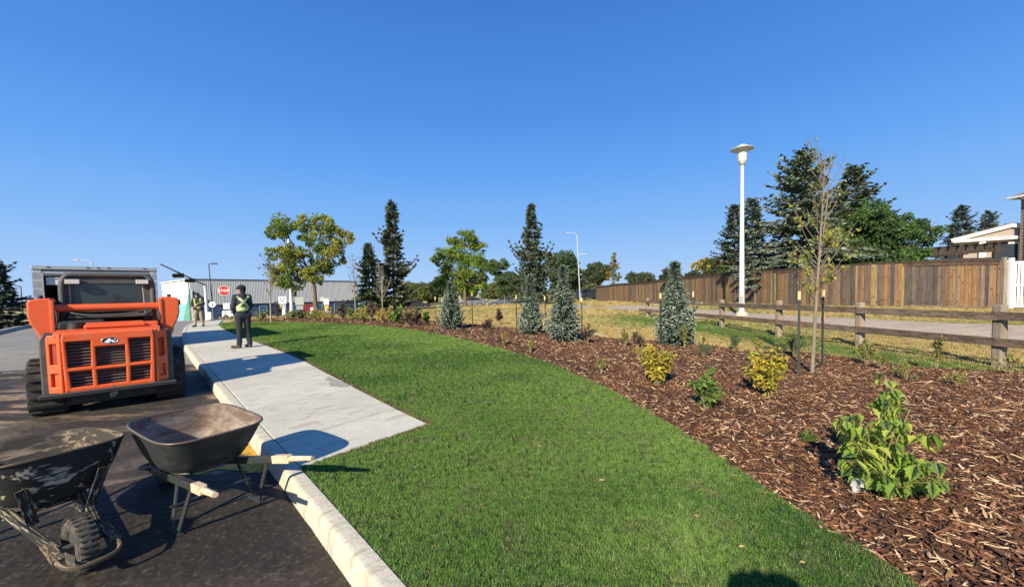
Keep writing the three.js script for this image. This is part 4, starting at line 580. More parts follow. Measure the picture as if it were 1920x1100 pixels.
  // engine lid, black duct and hand rail
  part(t, 'engine_lid', merge([rbx(.66, .05, .34, .06, 1.20, -.36, .02), rbx(.28, .09, .3, .4, 1.19, -.38, .02), rbx(.62, .03, .2, .06, 1.235, -.36, .012)]), orangeM); part(t, 'intake_duct', merge([cyl([-.36, 1.14, -.4], [-.36, 1.26, -.4], .09, .08, 16), rbx(.5, .14, .2, -.3, 1.22, -.56, .04)]), blackM); part(t, 'rear_shelf', merge([rbx(.94, .06, .18, .02, 1.335, -.66, .02), tube([[-.46, 1.42, -.58], [-.3, 1.37, -.52], [0, 1.355, -.5], [.3, 1.38, -.52], [.46, 1.44, -.58]], .013)]), greyM);
  // lift arm towers, cross tube, arms
  for (const s of [-1, 1]) {
    const g = ext([[.585, 1.02], [.72, 1.02], [.745, 1.14], [.80, 1.26], [.82, 1.36], [.82, 1.56], [.79, 1.60], [.60, 1.62], [.575, 1.58], [.575, 1.2]], .34, .022, [], 3); g.translate(0, 0, -.86); if (s < 0) { g.scale(-1, 1, 1); const a = g.attributes.position.array; for (let i = 0; i < a.length; i += 9) for (let k = 0; k < 3; k++) { const q = a[i + k]; a[i + k] = a[i + 3 + k]; a[i + 3 + k] = q; } g.computeVertexNormals(); }
    const tw = part(t, 'lift_arm_tower', g, orangeM); part(tw, 'arm_rib', rbx(.05, .5, .04, s * .585, 1.34, -.50, .015), orangeM);
    part(tw, 'pivot_pin', merge([cyl([s * .56, 1.52, -.7], [s * .85, 1.52, -.7], .045, .045, 14), cyl([s * .7, 1.6, -.62], [s * .7, 1.66, -.62], .03, .025, 10)]), blackM);
    part(t, 'lift_arm', merge([bar([s * .69, 1.5, -.75], [s * .69, 1.35, -1.6], .13, .2), bar([s * .69, 1.36, -1.55], [s * .69, .45, -2.55], .13, .2)]), orangeM);
    part(t, 'hydraulic_hose', tube([[s * .56, 1.15, -.5], [s * .54, 1.3, -.47], [s * .55, 1.45, -.5]], .012), blackM);
  }
  part(t, 'cross_tube', cyl([-.59, 1.47, -.62], [.59, 1.47, -.62], .055, .055, 20), orangeM);
  // cab
  const cab = part(t, 'cab_frame', merge([tube([[-.51, 1.1, -.74], [-.505, 1.5, -.76], [-.49, 1.88, -.78], [-.44, 1.955, -.79], [-.3, 1.965, -.79], [.3, 1.965, -.79], [.44, 1.955, -.79], [.49, 1.88, -.78], [.505, 1.5, -.76], [.51, 1.1, -.74]], .038, 60, 10), rbx(.98, .06, 1.35, 0, 1.97, -1.45, .03), bx(.07, .85, .07, -.48, 1.5, -2.08), bx(.07, .85, .07, .48, 1.5, -2.08), bx(.03, .8, 1.25, -.49, 1.35, -1.42), bx(.03, .8, 1.25, .49, 1.35, -1.42), bx(.98, .12, .05, 0, 1.9, -.82), bx(.1, .75, .05, -.43, 1.5, -.82), bx(.1, .75, .05, .43, 1.5, -.82)]), greyM);
  part(cab, 'rear_window', rbx(.8, .48, .012, 0, 1.63, -.82, .005), glassDark); part(cab, 'window_bar', merge([cyl([.40, 1.36, -.80], [.385, 1.86, -.80], .008), cyl([-.425, 1.36, -.79], [-.425, 1.88, -.79], .007)]), mat([.45, .44, .42], .4)); part(cab, 'seat', merge([rbx(.46, .6, .14, 0, 1.42, -1.15, .05), rbx(.46, .14, .5, 0, 1.1, -1.4, .05)]), blackM);
  for (const s of [-1, 1]) { const l = part(t, 'work_light', rbx(.17, .085, .09, s * .385, 1.86, -.74, .015), greyM); part(l, 'lens', rbx(.15, .065, .012, s * .385, 1.86, -.695, .01), mat([.55, .55, .52], .2)); }
  part(t, 'bucket', (() => { const g = ext([[-2.5, .05], [-3.2, .03], [-3.2, .06], [-2.6, .1], [-2.5, .5], [-2.55, .65], [-2.45, .65], [-2.4, .4]], 1.75, .005); g.rotateY(-Math.PI / 2); g.translate(.875, 0, 0); return g; })(), blackM);
}
// ---------- open trailer behind the loader ----------
{
  const t = thing('cargo_trailer', 'grey enclosed cargo trailer with open dark rear behind the loader', 'trailer', [-11.46, -.06, -11.3], 42 * Math.PI / 180);
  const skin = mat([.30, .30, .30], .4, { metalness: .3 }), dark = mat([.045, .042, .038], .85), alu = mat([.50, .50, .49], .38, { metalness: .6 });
  const plateB = tex(256, 256, (u, v) => { const a = u * 8, b = v * 8, ia = Math.floor(a), ib = Math.floor(b), fa = a - ia - .5, fb = b - ib - .5, s = (ia + ib) % 2 ? 1 : -1, p = (fa + s * fb) * .707, q = (fa - s * fb) * .707; return Math.max(0, 1 - Math.hypot(p / .42, q / .13)); }, false);
  const plate = mat([.42, .42, .42], .4, { metalness: .7, bumpMap: plateB, bumpScale: .012 });
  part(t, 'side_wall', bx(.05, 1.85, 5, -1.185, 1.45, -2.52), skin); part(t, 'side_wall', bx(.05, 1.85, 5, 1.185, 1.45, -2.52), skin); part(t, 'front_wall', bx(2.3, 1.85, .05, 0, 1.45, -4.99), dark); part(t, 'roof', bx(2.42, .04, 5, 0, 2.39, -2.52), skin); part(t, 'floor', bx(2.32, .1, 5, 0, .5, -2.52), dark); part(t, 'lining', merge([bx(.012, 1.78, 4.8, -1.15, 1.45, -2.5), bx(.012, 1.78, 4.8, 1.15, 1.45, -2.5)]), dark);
  part(t, 'corner_post', move(new THREE.BoxGeometry(.16, 1.82, .06), -1.13, 1.44, .01), plate); part(t, 'corner_post', move(new THREE.BoxGeometry(.16, 1.82, .06), 1.13, 1.44, .01), plate);
  const hd = part(t, 'header', merge([rbx(2.44, .1, .1, 0, 2.385, .02, .015), rbx(2.1, .09, .05, 0, 2.265, .0, .01)]), alu); part(hd, 'header_trim', bx(2.1, .012, .02, 0, 2.19, .025), alu); part(t, 'door_frame', merge([bx(.03, 1.7, .03, -1.035, 1.4, .03), bx(.03, 1.7, .03, 1.035, 1.4, .03)]), alu);
  for (const x of [-.92, -.2, 0, .2, .95]) part(hd, 'marker_light', rbx(.07, .022, .02, x, 2.40, .078, .006), mat(x === 0 || Math.abs(x) > .5 ? [.12, .02, .02] : [.10, .03, .02], .3));
  part(t, 'placard', merge([bx(.42, .2, .012, -.78, 2.04, -.05)]), mat([.62, .62, .60], .5)); part(t, 'roof_vent', (() => { const g = new THREE.SphereGeometry(.34, 20, 8, 0, 6.283, 0, 1.57); g.scale(1, .22, 1); g.translate(.05, 2.41, -.9); return g; })(), whitePaint);
  part(t, 'bumper', rbx(2.3, .14, .1, 0, .44, .02, .02), blackM);
  for (const s of [-1, 1]) for (const z of [-2.4, -3.2]) { const w = part(t, 'wheel', cyl([s * 1.0, .36, z], [s * 1.2, .36, z], .36, .36, 24), rubberM); part(w, 'rim', cyl([s * 1.19, .36, z], [s * 1.21, .36, z], .2, .2, 16), steelM); }
}
// ---------- wheelbarrows ----------
const rustTex = tex(512, 512, (u, v) => { const f = fbm(u * 10, v * 10, 10, 5, 91), g = fbm(u * 40, v * 40, 40, 3, 95), h = fbm(u * 4, v * 4, 4, 3, 97); return mix3(mix3([.15, .098, .075], [.235, .18, .14], clamp((f - .4) * 3)), [.44, .40, .345], clamp((h - .5) * 3) * .55 + clamp((g - .62) * 5) * .4); });
const splatTex = tex(512, 512, (u, v) => { const f = fbm(u * 9, v * 5, 9, 5, 101), g = fbm(u * 30, v * 18, 30, 3, 103); return mix3([.022, .021, .019], [.50, .45, .33], clamp((f * .65 + g * .35 - .60) * 14)); });
const mudCakeTex = tex(512, 512, (u, v) => { const f = fbm(u * 12, v * 12, 12, 5, 111); return mix3([.045, .036, .028], [.24, .19, .13], clamp((f - .5) * 4.5)); });
const paleWood = new THREE.MeshStandardMaterial({ map: woodTex, color: C(.80, .62, .42), roughness: .75 });
function trayGeo(inner, o) {
  const lev = 9, seg = 56, pos = [], uv = [], ix = []; const th = inner ? .006 : 0;
  for (let k = 0; k <= lev; k++) { const f = k / lev, a = lerp(.30, o.len / 2, Math.pow(f, .62)) - th, b = lerp(.20, o.wid / 2, Math.pow(f, .55)) - th, cx = lerp(.06, 0, f), y = lerp(o.y0, o.y1, f) + th * (1 - f); for (let s = 0; s <= seg; s++) { const t = s / seg * 6.2832, c = Math.cos(t), n = Math.sin(t), e = lerp(.62, .46, f), x = cx + a * Math.sign(c) * Math.pow(Math.abs(c), e), z = b * Math.sign(n) * Math.pow(Math.abs(n), e); pos.push(x, y + f * o.rise * (x / (o.len / 2)), z); uv.push(s / seg * 3, f); } }
  for (let k = 0; k < lev; k++) for (let s = 0; s < seg; s++) { const a = k * (seg + 1) + s, b = a + seg + 1; if (inner) ix.push(a, b, a + 1, a + 1, b, b + 1); else ix.push(a, a + 1, b, a + 1, b + 1, b); }
  const c = pos.length / 3; pos.push(.06, o.y0 + th, 0); uv.push(.5, 0); for (let s = 0; s < seg; s++) ix.push(c, s, s + 1);
  const g = new THREE.BufferGeometry(); g.setAttribute('position', new THREE.Float32BufferAttribute(pos, 3)); g.setAttribute('uv', new THREE.Float32BufferAttribute(uv, 2)); g.setIndex(ix); g.computeVertexNormals(); return g;
}
function wheelbarrow(label, p, ry, o) { // local +x points to the wheel
  const t = thing('wheelbarrow', label, 'wheelbarrow', p, ry);
  const tray = part(t, 'tray', trayGeo(false, o), o.outer); part(tray, 'tray_inside', trayGeo(true, o), o.inner);
  const rim = []; for (let s = 0; s < 40; s++) { const a = s / 40 * 6.2832, c = Math.cos(a), n = Math.sin(a), x = o.len / 2 * Math.sign(c) * Math.pow(Math.abs(c), .46), z = o.wid / 2 * Math.sign(n) * Math.pow(Math.abs(n), .46); rim.push([x, o.y1 + o.rise * (x / (o.len / 2)), z]); } part(tray, 'rim', tube(rim, .008, 120, 7, true), o.rim);
  const wr = o.wr || .19, ax = [.68, wr + .003];
  for (const s of [-1, 1]) {
    const A = [ax[0], .17, s * .09], B = [-.93, .45, s * .28], at = f => [lerp(A[0], B[0], f), lerp(A[1], B[1], f), lerp(A[2], B[2], f)];
    const h = part(t, 'handle', bar(at(0), at(.80), .038, .05), o.bars); if (o.grip) { part(h, 'handle_grip', merge([bar(at(.79), at(.90), .046, .056), cyl(at(.89), at(1.04), .021, .016, 10)]), paleWood); } else part(h, 'handle_grip', cyl(at(.79), at(1.04), .02, .017, 10), o.bars);
    const f = [-.30, 0, s * .26]; part(t, 'leg', merge([bar(at(.52).map((v, i) => v - (i === 1 ? .02 : 0)), [-.22, .02, s * .25], .035, .012, [0, 0, 1]), bar(at(.74).map((v, i) => v - (i === 1 ? .02 : 0)), [-.32, .02, s * .25], .035, .012, [0, 0, 1]), bar([-.19, .012, s * .25], [-.36, .012, s * .25], .035, .018)]), o.bars);
    part(t, 'tray_brace', merge([bar([o.len / 2 - .06, .27, s * .12], [o.len / 2 + .012, o.y1 - .11, s * .17], .05, .008, [1, 0, 0])]), o.brace || o.bars);
  }
  part(t, 'leg_brace', merge([bar([-.2, .16, -.25], [-.2, .16, .25], .02, .012), bar([.1, .25, -.18], [.1, .25, .18], .04, .03)]), o.bars);
  const w = part(t, 'wheel', (() => { const g = new THREE.TorusGeometry(wr - .052, .048, 12, 36); g.scale(1, 1, 1.05); g.translate(ax[0], ax[1], 0); return g; })(), o.tyre); part(w, 'hub', merge([cyl([ax[0], ax[1], -.09], [ax[0], ax[1], .09], .018), cyl([ax[0], ax[1], -.028], [ax[0], ax[1], .028], wr - .08, wr - .08, 20)]), o.hub);
  part(w, 'tread', merge(Array.from({ length: 30 }, (_, k) => { const a = k / 30 * 6.2832; return move(bx(.008, .012, .08), ax[0] + Math.cos(a) * (wr - .006), ax[1] + Math.sin(a) * (wr - .006), 0, 0, 0, a); })), o.tyre);
  part(t, 'wheel_guard', merge([tube([[.62, .19, -.115], [.86, .15, -.115], [.915, .14, -.08], [.93, .14, 0], [.915, .14, .08], [.86, .15, .115], [.62, .19, .115]], .012, 40, 6), bar([.60, .2, -.115], [.80, .165, -.115], .05, .02), bar([.60, .2, .115], [.80, .165, .115], .05, .02)]), o.guard || o.bars);
  part(t, 'tray_bolt', merge([cyl([.2, o.y0 + .012, .1], [.2, o.y0 + .018, .1], .02, .02, 8), cyl([-.1, o.y0 + .012, -.1], [-.1, o.y0 + .018, -.1], .02, .02, 8)]), steelM);
  return t;
}
const darkPaint = new THREE.MeshStandardMaterial({ map: dusty([.030, .036, .038], [.09, .085, .075], 121), roughness: .5, side: THREE.DoubleSide });
wheelbarrow('steel wheelbarrow with rusty brown tray and pale wooden handles', [-2.37, -.15, -2.99], Math.PI - .56, { len: .83, wid: .66, y0: .345, y1: .645, rise: .02, outer: darkPaint, inner: new THREE.MeshStandardMaterial({ map: rustTex, roughness: .8, metalness: .05, side: THREE.DoubleSide }), rim: new THREE.MeshStandardMaterial({ map: rustTex, roughness: .45, metalness: .4, color: C(.8, .8, .8) }), bars: darkPaint, tyre: rubberM, hub: greyM, grip: true });
wheelbarrow('black mud caked wheelbarrow with its wheel towards the camera', [-3.11, -.15, -2.60], -.5, { wr: .165,  len: .96, wid: .68, y0: .355, y1: .62, rise: .04, outer: new THREE.MeshStandardMaterial({ map: splatTex, roughness: .75, side: THREE.DoubleSide }), inner: new THREE.MeshStandardMaterial({ map: mudCakeTex, roughness: .95, bumpMap: mudCakeTex, bumpScale: .02, side: THREE.DoubleSide }), rim: new THREE.MeshStandardMaterial({ map: mudCakeTex, roughness: .9 }), bars: new THREE.MeshStandardMaterial({ map: splatTex, roughness: .7, side: THREE.DoubleSide }), tyre: new THREE.MeshStandardMaterial({ map: dusty([.05, .045, .04], [.2, .17, .13], 131, 20), roughness: .95 }), hub: greyM, guard: new THREE.MeshStandardMaterial({ map: mudCakeTex, color: C(1.6, 1.5, 1.3), roughness: .9 }) });
// ---------- people ----------
function handCaps(w, dir, palmN, curl) { // wrist point, pointing direction, palm normal -> capsules
  const d = V(...dir).normalize(), n = V(...palmN).normalize(), s = V(0, 0, 0).crossVectors(d, n).normalize(), W = V(...w), at = (a, b, c) => { const q = W.clone().addScaledVector(d, a).addScaledVector(s, b).addScaledVector(n, c); return [q.x, q.y, q.z]; }, L = [];
  L.push([at(0, 0, 0), at(.05, 0, 0), .026, .03]); for (let i = 0; i < 4; i++) { const o = (i - 1.5) * .019, l = [.030, .034, .032, .025][i]; L.push([at(.03, o * .7, 0), at(.085, o, 0), .013, .011]); const a = curl, b = curl * 1.7; const p1 = [.085, 0], p2 = [p1[0] + l * Math.cos(a), l * Math.sin(a)], p3 = [p2[0] + l * .9 * Math.cos(b), p2[1] + l * .9 * Math.sin(b)]; L.push([at(p1[0], o, p1[1]), at(p2[0], o, p2[1]), .0105, .0095]); L.push([at(p2[0], o, p2[1]), at(p3[0], o, p3[1]), .0095, .008]); }
  L.push([at(.012, .022, .004), at(.045, .05, .018), .014, .0115]); L.push([at(.045, .05, .018), at(.075, .052, .034), .011, .009]); return L;
}
function person(label, p, ry, J, O, name = 'person') { // J: joints, faces +z
  const t = thing(name, label, 'person', p, ry), mir = (f) => [f('L'), f('R')];
  const hd = J.head, look = J.look || 0, HR = (x, y, z) => [hd[0] + x * Math.cos(look) + z * Math.sin(look), hd[1] + y, hd[2] - x * Math.sin(look) + z * Math.cos(look)];
  const skin = mat(O.skin || [.42, .25, .17], .6), limbs = s => [[J['sh' + s], J['el' + s], .05, .042], [J['el' + s], J['wr' + s], .04, .028]], legs = s => [[J['hip' + s], J['kn' + s], .085, .058], [J['kn' + s], J['an' + s], .056, .036]];
  const torso = e => [[J.pelvis, J.waist, .128 + e, .118 + e, 1.35], [J.waist, J.chest, .118 + e, .138 + e, 1.35], [J.shL, J.shR, .065 + e, .065 + e], [J.chest, J.neck, .10 + e, .06 + e], [J.hipL, J.hipR, .11 + e, .11 + e, 1.15]];
  const headC = [[HR(0, .03, -.01), HR(0, .015, .0), .093, .09], [HR(0, -.05, .03), HR(0, -.08, .05), .062, .05], [HR(0, -.01, .09), HR(0, -.035, .108), .012, .016], [HR(-.03, .012, .082), HR(.03, .012, .082), .016, .016], [HR(-.02, -.068, .088), HR(.02, -.068, .088), .010, .010], [HR(-.088, 0, 0), HR(-.092, -.03, 0), .014, .011], [HR(.088, 0, 0), HR(.092, -.03, 0), .014, .011]];
  const body = capsules([...torso(-.01), [J.neck, hd, .056, .056], ...headC, ...limbs('L'), ...limbs('R'), ...legs('L'), ...legs('R'), [J.anL, J.toL, .035, .03], [J.anR, J.toR, .035, .03]], .03);
  const P = Object.values(J).filter(Array.isArray), lo = [0, 1, 2].map(i => Math.min(...P.map(q => q[i])) - .2), hi = [0, 1, 2].map(i => Math.max(...P.map(q => q[i])) + .2);
  const gl = []; gl.push(nets(body, lo, hi, .02));
  gl.push(nets(capsules([...headC, [J.neck, hd, .056, .056]], .022), [hd[0] - .14, hd[1] - .2, hd[2] - .16], [hd[0] + .14, hd[1] + .15, hd[2] + .16], .007));
  for (const s of ['L', 'R']) { const w = J['wr' + s], hc = handCaps(w, J['hd' + s] || [0, -1, 0], J['pn' + s] || [s === 'L' ? -1 : 1, 0, 0], O.curl ?? .5), all = hc.flatMap(c => [c[0], c[1]]); gl.push(nets(capsules(hc, .008), [0, 1, 2].map(i => Math.min(...all.map(q => q[i])) - .045), [0, 1, 2].map(i => Math.max(...all.map(q => q[i])) + .045), .005)); }
  const hf = capsules([[HR(0, .03, -.02), HR(0, -.06, -.035), .1, .07]], .02);
  const B = part(t, 'body', merge(gl), skin);
  for (const s of [-1, 1]) part(t, 'eye', new THREE.SphereGeometry(.011, 8, 6).translate(...HR(s * .032, .0, .088)), mat([.05, .04, .03], .3));
  part(t, 'jacket', nets(capsules([...torso(.012), ...limbs('L').map(l => [l[0], l[1], l[2] + .022, l[3] + .02]), ...limbs('R').map(l => [l[0], l[1], l[2] + .022, l[3] + .02]), [J.chest, [J.neck[0], J.neck[1] - .02, J.neck[2]], .12, .075]], .03), lo, hi, .018), O.jacket);
  const wr = rngOf(5); const fold = (f) => (x, y, z) => f(x, y, z) + .006 * Math.sin(y * 55 + x * 21) * sstep(.75, .2, y);
  part(t, 'trousers', nets(fold(capsules([[J.pelvis, J.waist, .15, .14, 1.3], ...['L', 'R'].flatMap(s => [[J['hip' + s], J['kn' + s], .098, .076], [J['kn' + s], [J['an' + s][0], J['an' + s][1] + .02, J['an' + s][2]], .074, .066]])], .03)), lo, [hi[0], J.waist[1] + .04, hi[2]], .018), O.trousers);
  for (const s of ['L', 'R']) { const a = J['an' + s], b = J['to' + s], bf = capsules([[a, [a[0], a[1] + .08, a[2]], .052, .055], [[a[0], .045, a[2] - .02], [b[0], .04, b[2]], .05, .045]], .03); part(t, 'boot', nets((x, y, z) => Math.max(bf(x, y, z), -(y - .001)), [Math.min(a[0], b[0]) - .1, -.02, Math.min(a[2], b[2]) - .12], [Math.max(a[0], b[0]) + .1, a[1] + .16, Math.max(a[2], b[2]) + .1], .01), O.boots); }
  const cf = capsules([[HR(0, .045, -.015), HR(0, .05, -.005), .108, .108], ...(O.brim ? [[HR(-.05, .055, .12), HR(.05, .055, .12), .022, .022]] : [])], .02);
  if (O.cap) part(t, 'cap', nets((x, y, z) => Math.max(cf(x, y, z), hd[1] + .015 - y), [hd[0] - .18, hd[1] - .02, hd[2] - .18], [hd[0] + .18, hd[1] + .2, hd[2] + .18], .009), O.cap);
  part(t, 'hair', nets((x, y, z) => Math.max(hf(x, y, z), (x - hd[0]) * Math.sin(look) + (z - hd[2]) * Math.cos(look) - .03), [hd[0] - .15, hd[1] - .14, hd[2] - .16], [hd[0] + .15, hd[1] + .15, hd[2] + .16], .009), mat([.02, .016, .014], .8));
  if (O.bands) { // hi-vis bands laid on the jacket
    const f = capsules(torso(.014), .03), march = (x, y, z, dx, dz) => { let run = 0; for (let i = 0; i < 40 && run < .46; i++) { const e = f(x, y, z) * .8; x += dx * e; z += dz * e; run += e; if (e < .001) break; } return V(x - dx * .008, y, z - dz * .008); };
    const rib = (fn, n) => { const pos = [], ix = []; for (let i = 0; i <= n; i++) { const [a, b] = fn(i / n); pos.push(a.x, a.y, a.z, b.x, b.y, b.z); if (i < n) { const o = i * 2; ix.push(o, o + 1, o + 2, o + 1, o + 3, o + 2); } } const g = new THREE.BufferGeometry(); g.setAttribute('position', new THREE.Float32BufferAttribute(pos, 3)); g.setIndex(ix); g.computeVertexNormals(); return g; };
    const c = J.chest, ring = (y, h, o2 = 0) => rib(u => { const a = u * 6.2832, dx = Math.cos(a), dz = Math.sin(a), q = yy => march(c[0] + dx * (.5 + o2), yy, c[2] + dz * (.5 + o2), -dx, -dz); return [q(y - h), q(y + h)]; }, 36);
    const strip = (a, b, w, dz) => rib(u => { const x = lerp(a[0], b[0], u), y = lerp(a[1], b[1], u), tx = b[1] - a[1], ty = -(b[0] - a[0]), l = Math.hypot(tx, ty); const q = k => march(c[0] + x + tx / l * w * k, y + ty / l * w * k, c[2] - dz * .5, 0, dz); return [q(-1), q(1)]; }, 16);
    const sy = J.shL[1], wy = J.waist[1] + .02, x0 = .15; const lime = mat([.42, .56, .09], .7), silver = mat([.62, .64, .58], .35);
    const v = part(t, 'safety_vest', merge([ring(wy, .055), strip([-x0, sy + .02], [x0, wy + .03], .034, 1), strip([x0, sy + .02], [-x0, wy + .03], .034, 1), strip([-x0 + .01, sy + .02], [-x0 + .02, wy], .036, -1), strip([x0 - .01, sy + .02], [x0 - .02, wy], .036, -1)]), lime);
    const k = part(v, 'reflective_tape', merge([ring(wy, .02), strip([-x0, sy + .02], [x0, wy + .03], .014, 1), strip([x0, sy + .02], [-x0, wy + .03], .014, 1), strip([-x0 + .01, sy + .02], [-x0 + .02, wy], .018, -1), strip([x0 - .01, sy + .02], [x0 - .02, wy], .018, -1)]).scale(1, 1, 1), silver); k.scale.set(1.012, 1, 1.03);
  }
  return t;
}
const cloth = (c, s = 20) => new THREE.MeshStandardMaterial({ color: C(...c), roughness: .95, side: THREE.DoubleSide });
const stand = { pelvis: [0, .96, 0], waist: [0, 1.1, .01], chest: [0, 1.33, 0], neck: [0, 1.53, -.01], head: [0, 1.655, .02], shL: [-.19, 1.46, 0], shR: [.19, 1.46, 0], hipL: [-.1, .92, 0], hipR: [.1, .92, 0] };
person('worker in dark clothes and crossed hi-vis harness seen from behind on the walk', [-7.72, 0, -11.6], Math.PI + .85, { ...stand, look: .6, shL: [-.165, 1.46, 0], shR: [.165, 1.46, 0], elL: [-.215, 1.18, .04], elR: [.215, 1.18, .05], wrL: [-.15, 1.0, .2], wrR: [.15, .98, .2], hdL: [.25, -.5, .8], hdR: [-.25, -.5, .8], knL: [-.11, .5, .03], knR: [.1, .5, .0], anL: [-.14, .09, -.02], anR: [.12, .09, .0], toL: [-.10, .05, .17], toR: [.26, .05, .1] },
  { jacket: cloth([.028, .032, .055]), trousers: cloth([.022, .022, .03]), boots: mat([.05, .04, .035], .8), cap: cloth([.01, .01, .012]), brim: true, bands: true });
person('far worker in tan trousers and hi-vis straps facing the camera', [-16.5, 0, -21.3], .25, { ...stand, head: [0, 1.63, .07], look: .15, elL: [-.27, 1.2, .02], elR: [.27, 1.2, .03], wrL: [-.13, 1.02, .25], wrR: [.05, 1.1, .28], hdL: [.4, -.3, .7], hdR: [-.6, -.4, .5], knL: [-.12, .5, .08], knR: [.13, .5, .02], anL: [-.14, .09, .08], anR: [.16, .09, -.06], toL: [-.17, .05, .26], toR: [.2, .05, .1] },
  { jacket: cloth([.035, .035, .03]), trousers: cloth([.34, .25, .16]), boots: mat([.06, .05, .04], .85), cap: cloth([.03, .03, .03]), brim: true, bands: true, curl: .9 });
{ // broom held by the far worker
  const t = thing('push_broom', 'long handled broom held by the far worker', 'broom', [-16.5, 0, -21.3], .25);
  part(t, 'handle', cyl([.15, 1.24, .30], [-1.05, .06, .58], .014, .014, 8), paleWood); part(t, 'broom_head', move(rbx(.45, .05, .07, 0, 0, 0, .01), -1.06, .07, .58, 0, 1.2, 0), blackM); part(t, 'bristles', move(rbx(.44, .06, .06, 0, 0, 0, .01), -1.06, .03, .58, 0, 1.2, 0), mat([.12, .09, .05], 1));
}
// the one who took the picture stands behind the camera; only the shadow reaches the lawn
person('person standing on the road behind the viewpoint holding up a phone', [.13, -.15, .74], Math.PI, { ...stand, shL: [-.2, 1.46, 0], shR: [.2, 1.46, 0], elL: [-.34, 1.30, .12], elR: [.34, 1.30, .12], wrL: [-.1, 1.50, .30], wrR: [.1, 1.50, .30], hdL: [.4, .6, .2], hdR: [-.4, .6, .2], pnL: [.3, 0, .9], pnR: [-.3, 0, .9], knL: [-.12, .5, .03], knR: [.12, .5, .02], anL: [-.13, .09, 0], anR: [.13, .09, 0], toL: [-.15, .05, .18], toR: [.15, .05, .18] },
  { jacket: cloth([.05, .05, .06]), trousers: cloth([.04, .04, .05]), boots: mat([.05, .04, .04], .8), cap: cloth([.05, .05, .05]), brim: true, curl: .4 });
solo('phone', 'dark phone held up behind the viewpoint', 'phone', rbx(.16, .075, .009, 0, 0, 0, .004), mat([.02, .02, .02], .3), [.13, 1.40, .34]);

// ---------- lamp post behind the rail fence ----------
{
  const x = 9.6, d = 16.9, y = H(x, d) - .03, t = thing('lamp_post', 'tall pale lamp post with mushroom shaped head behind the rail fence', 'lamp post', [x, y, -d], 0), pm = mat([.60, .66, .68], .45);
  t.scale.y = .975;
  part(t, 'base', merge([cyl([0, -.1, 0], [0, .16, 0], .24, .24, 20), cyl([0, .16, 0], [0, .22, 0], .2, .16, 20)]), concM2); part(t, 'pole', cyl([0, .2, 0], [0, 6.45, 0], .108, .062, 20), pm); part(t, 'access_door', rbx(.12, .4, .02, -.06, .7, .12, .01), mat([.35, .37, .38], .5));
  const prof = [[.001, 6.42], [.1, 6.42], [.105, 6.5], [.16, 6.56], [.17, 6.62], [.185, 6.95], [.21, 7.0]].map(p => new THREE.Vector2(...p)), shade = [[.2, 6.98], [.43, 7.05], [.425, 7.08], [.2, 7.19], [.12, 7.25], [.06, 7.27], [.001, 7.275]].map(p => new THREE.Vector2(...p));
  const h = part(t, 'lamp_housing', new THREE.LatheGeometry(prof, 28), mat([.62, .60, .52], .5)); part(h, 'housing_ring', (() => { const g = new THREE.TorusGeometry(.176, .012, 6, 28); g.rotateX(1.5708); g.translate(0, 6.72, 0); return g; })(), pm); part(t, 'lamp_shade', new THREE.LatheGeometry(shade, 32), mat([.50, .50, .46], .5));
}
// ---------- rail fence ----------
const railTone = [[.16, .11, .075], [.13, .095, .07], [.185, .135, .095]].map(c => new THREE.MeshStandardMaterial({ map: woodTex, bumpMap: woodBump, bumpScale: .006, color: C(c[0] * 1.25, c[1] * 1.25, c[2] * 1.25), roughness: .9 }));
const postTone = [[.30, .245, .175], [.26, .22, .17], [.33, .27, .20]].map(c => new THREE.MeshStandardMaterial({ map: woodTex, bumpMap: woodBump, bumpScale: .006, color: C(c[0] * 1.3, c[1] * 1.3, c[2] * 1.3), roughness: .9 }));
{
  const t = thing('rail_fence', 'low weathered wooden fence with two rails in front of the path', 'fence');
  const ds = [4.3, 6.7, 9.1, 11.5, 14.1, 16.9, 20.0], P = ds.map(d => [8.8 - .105 * d, d]);
  P.forEach(([x, d], i) => part(t, 'post', rbx(.14, 1.35, .14, x, .36 + (i % 2) * .01, -d, .03, 0, .1, (i % 3 - 1) * .012, 3), postTone[i % 3]));
  for (let i = 0; i + 1 < P.length; i++) for (const y of [.86, .43]) { const [x, d] = P[i], [u, w] = P[i + 1], o = -.095, r = rngOf(i * 7 + y * 10); const g = bar([x + o, y + rr(-.015, .015, r), -d + .04], [u + o, y + rr(-.015, .015, r), -w - .04], .045, .135); part(t, 'rail', g, railTone[(i + (y > .6 ? 1 : 0)) % 3]); }
  part(t, 'rail', bar([6.6, .86, -19.9], [6.45, .86, -20.5], .045, .13), railTone[0]); part(t, 'rail', bar([6.6, .43, -19.9], [6.45, .43, -20.5], .045, .13), railTone[1]);
}
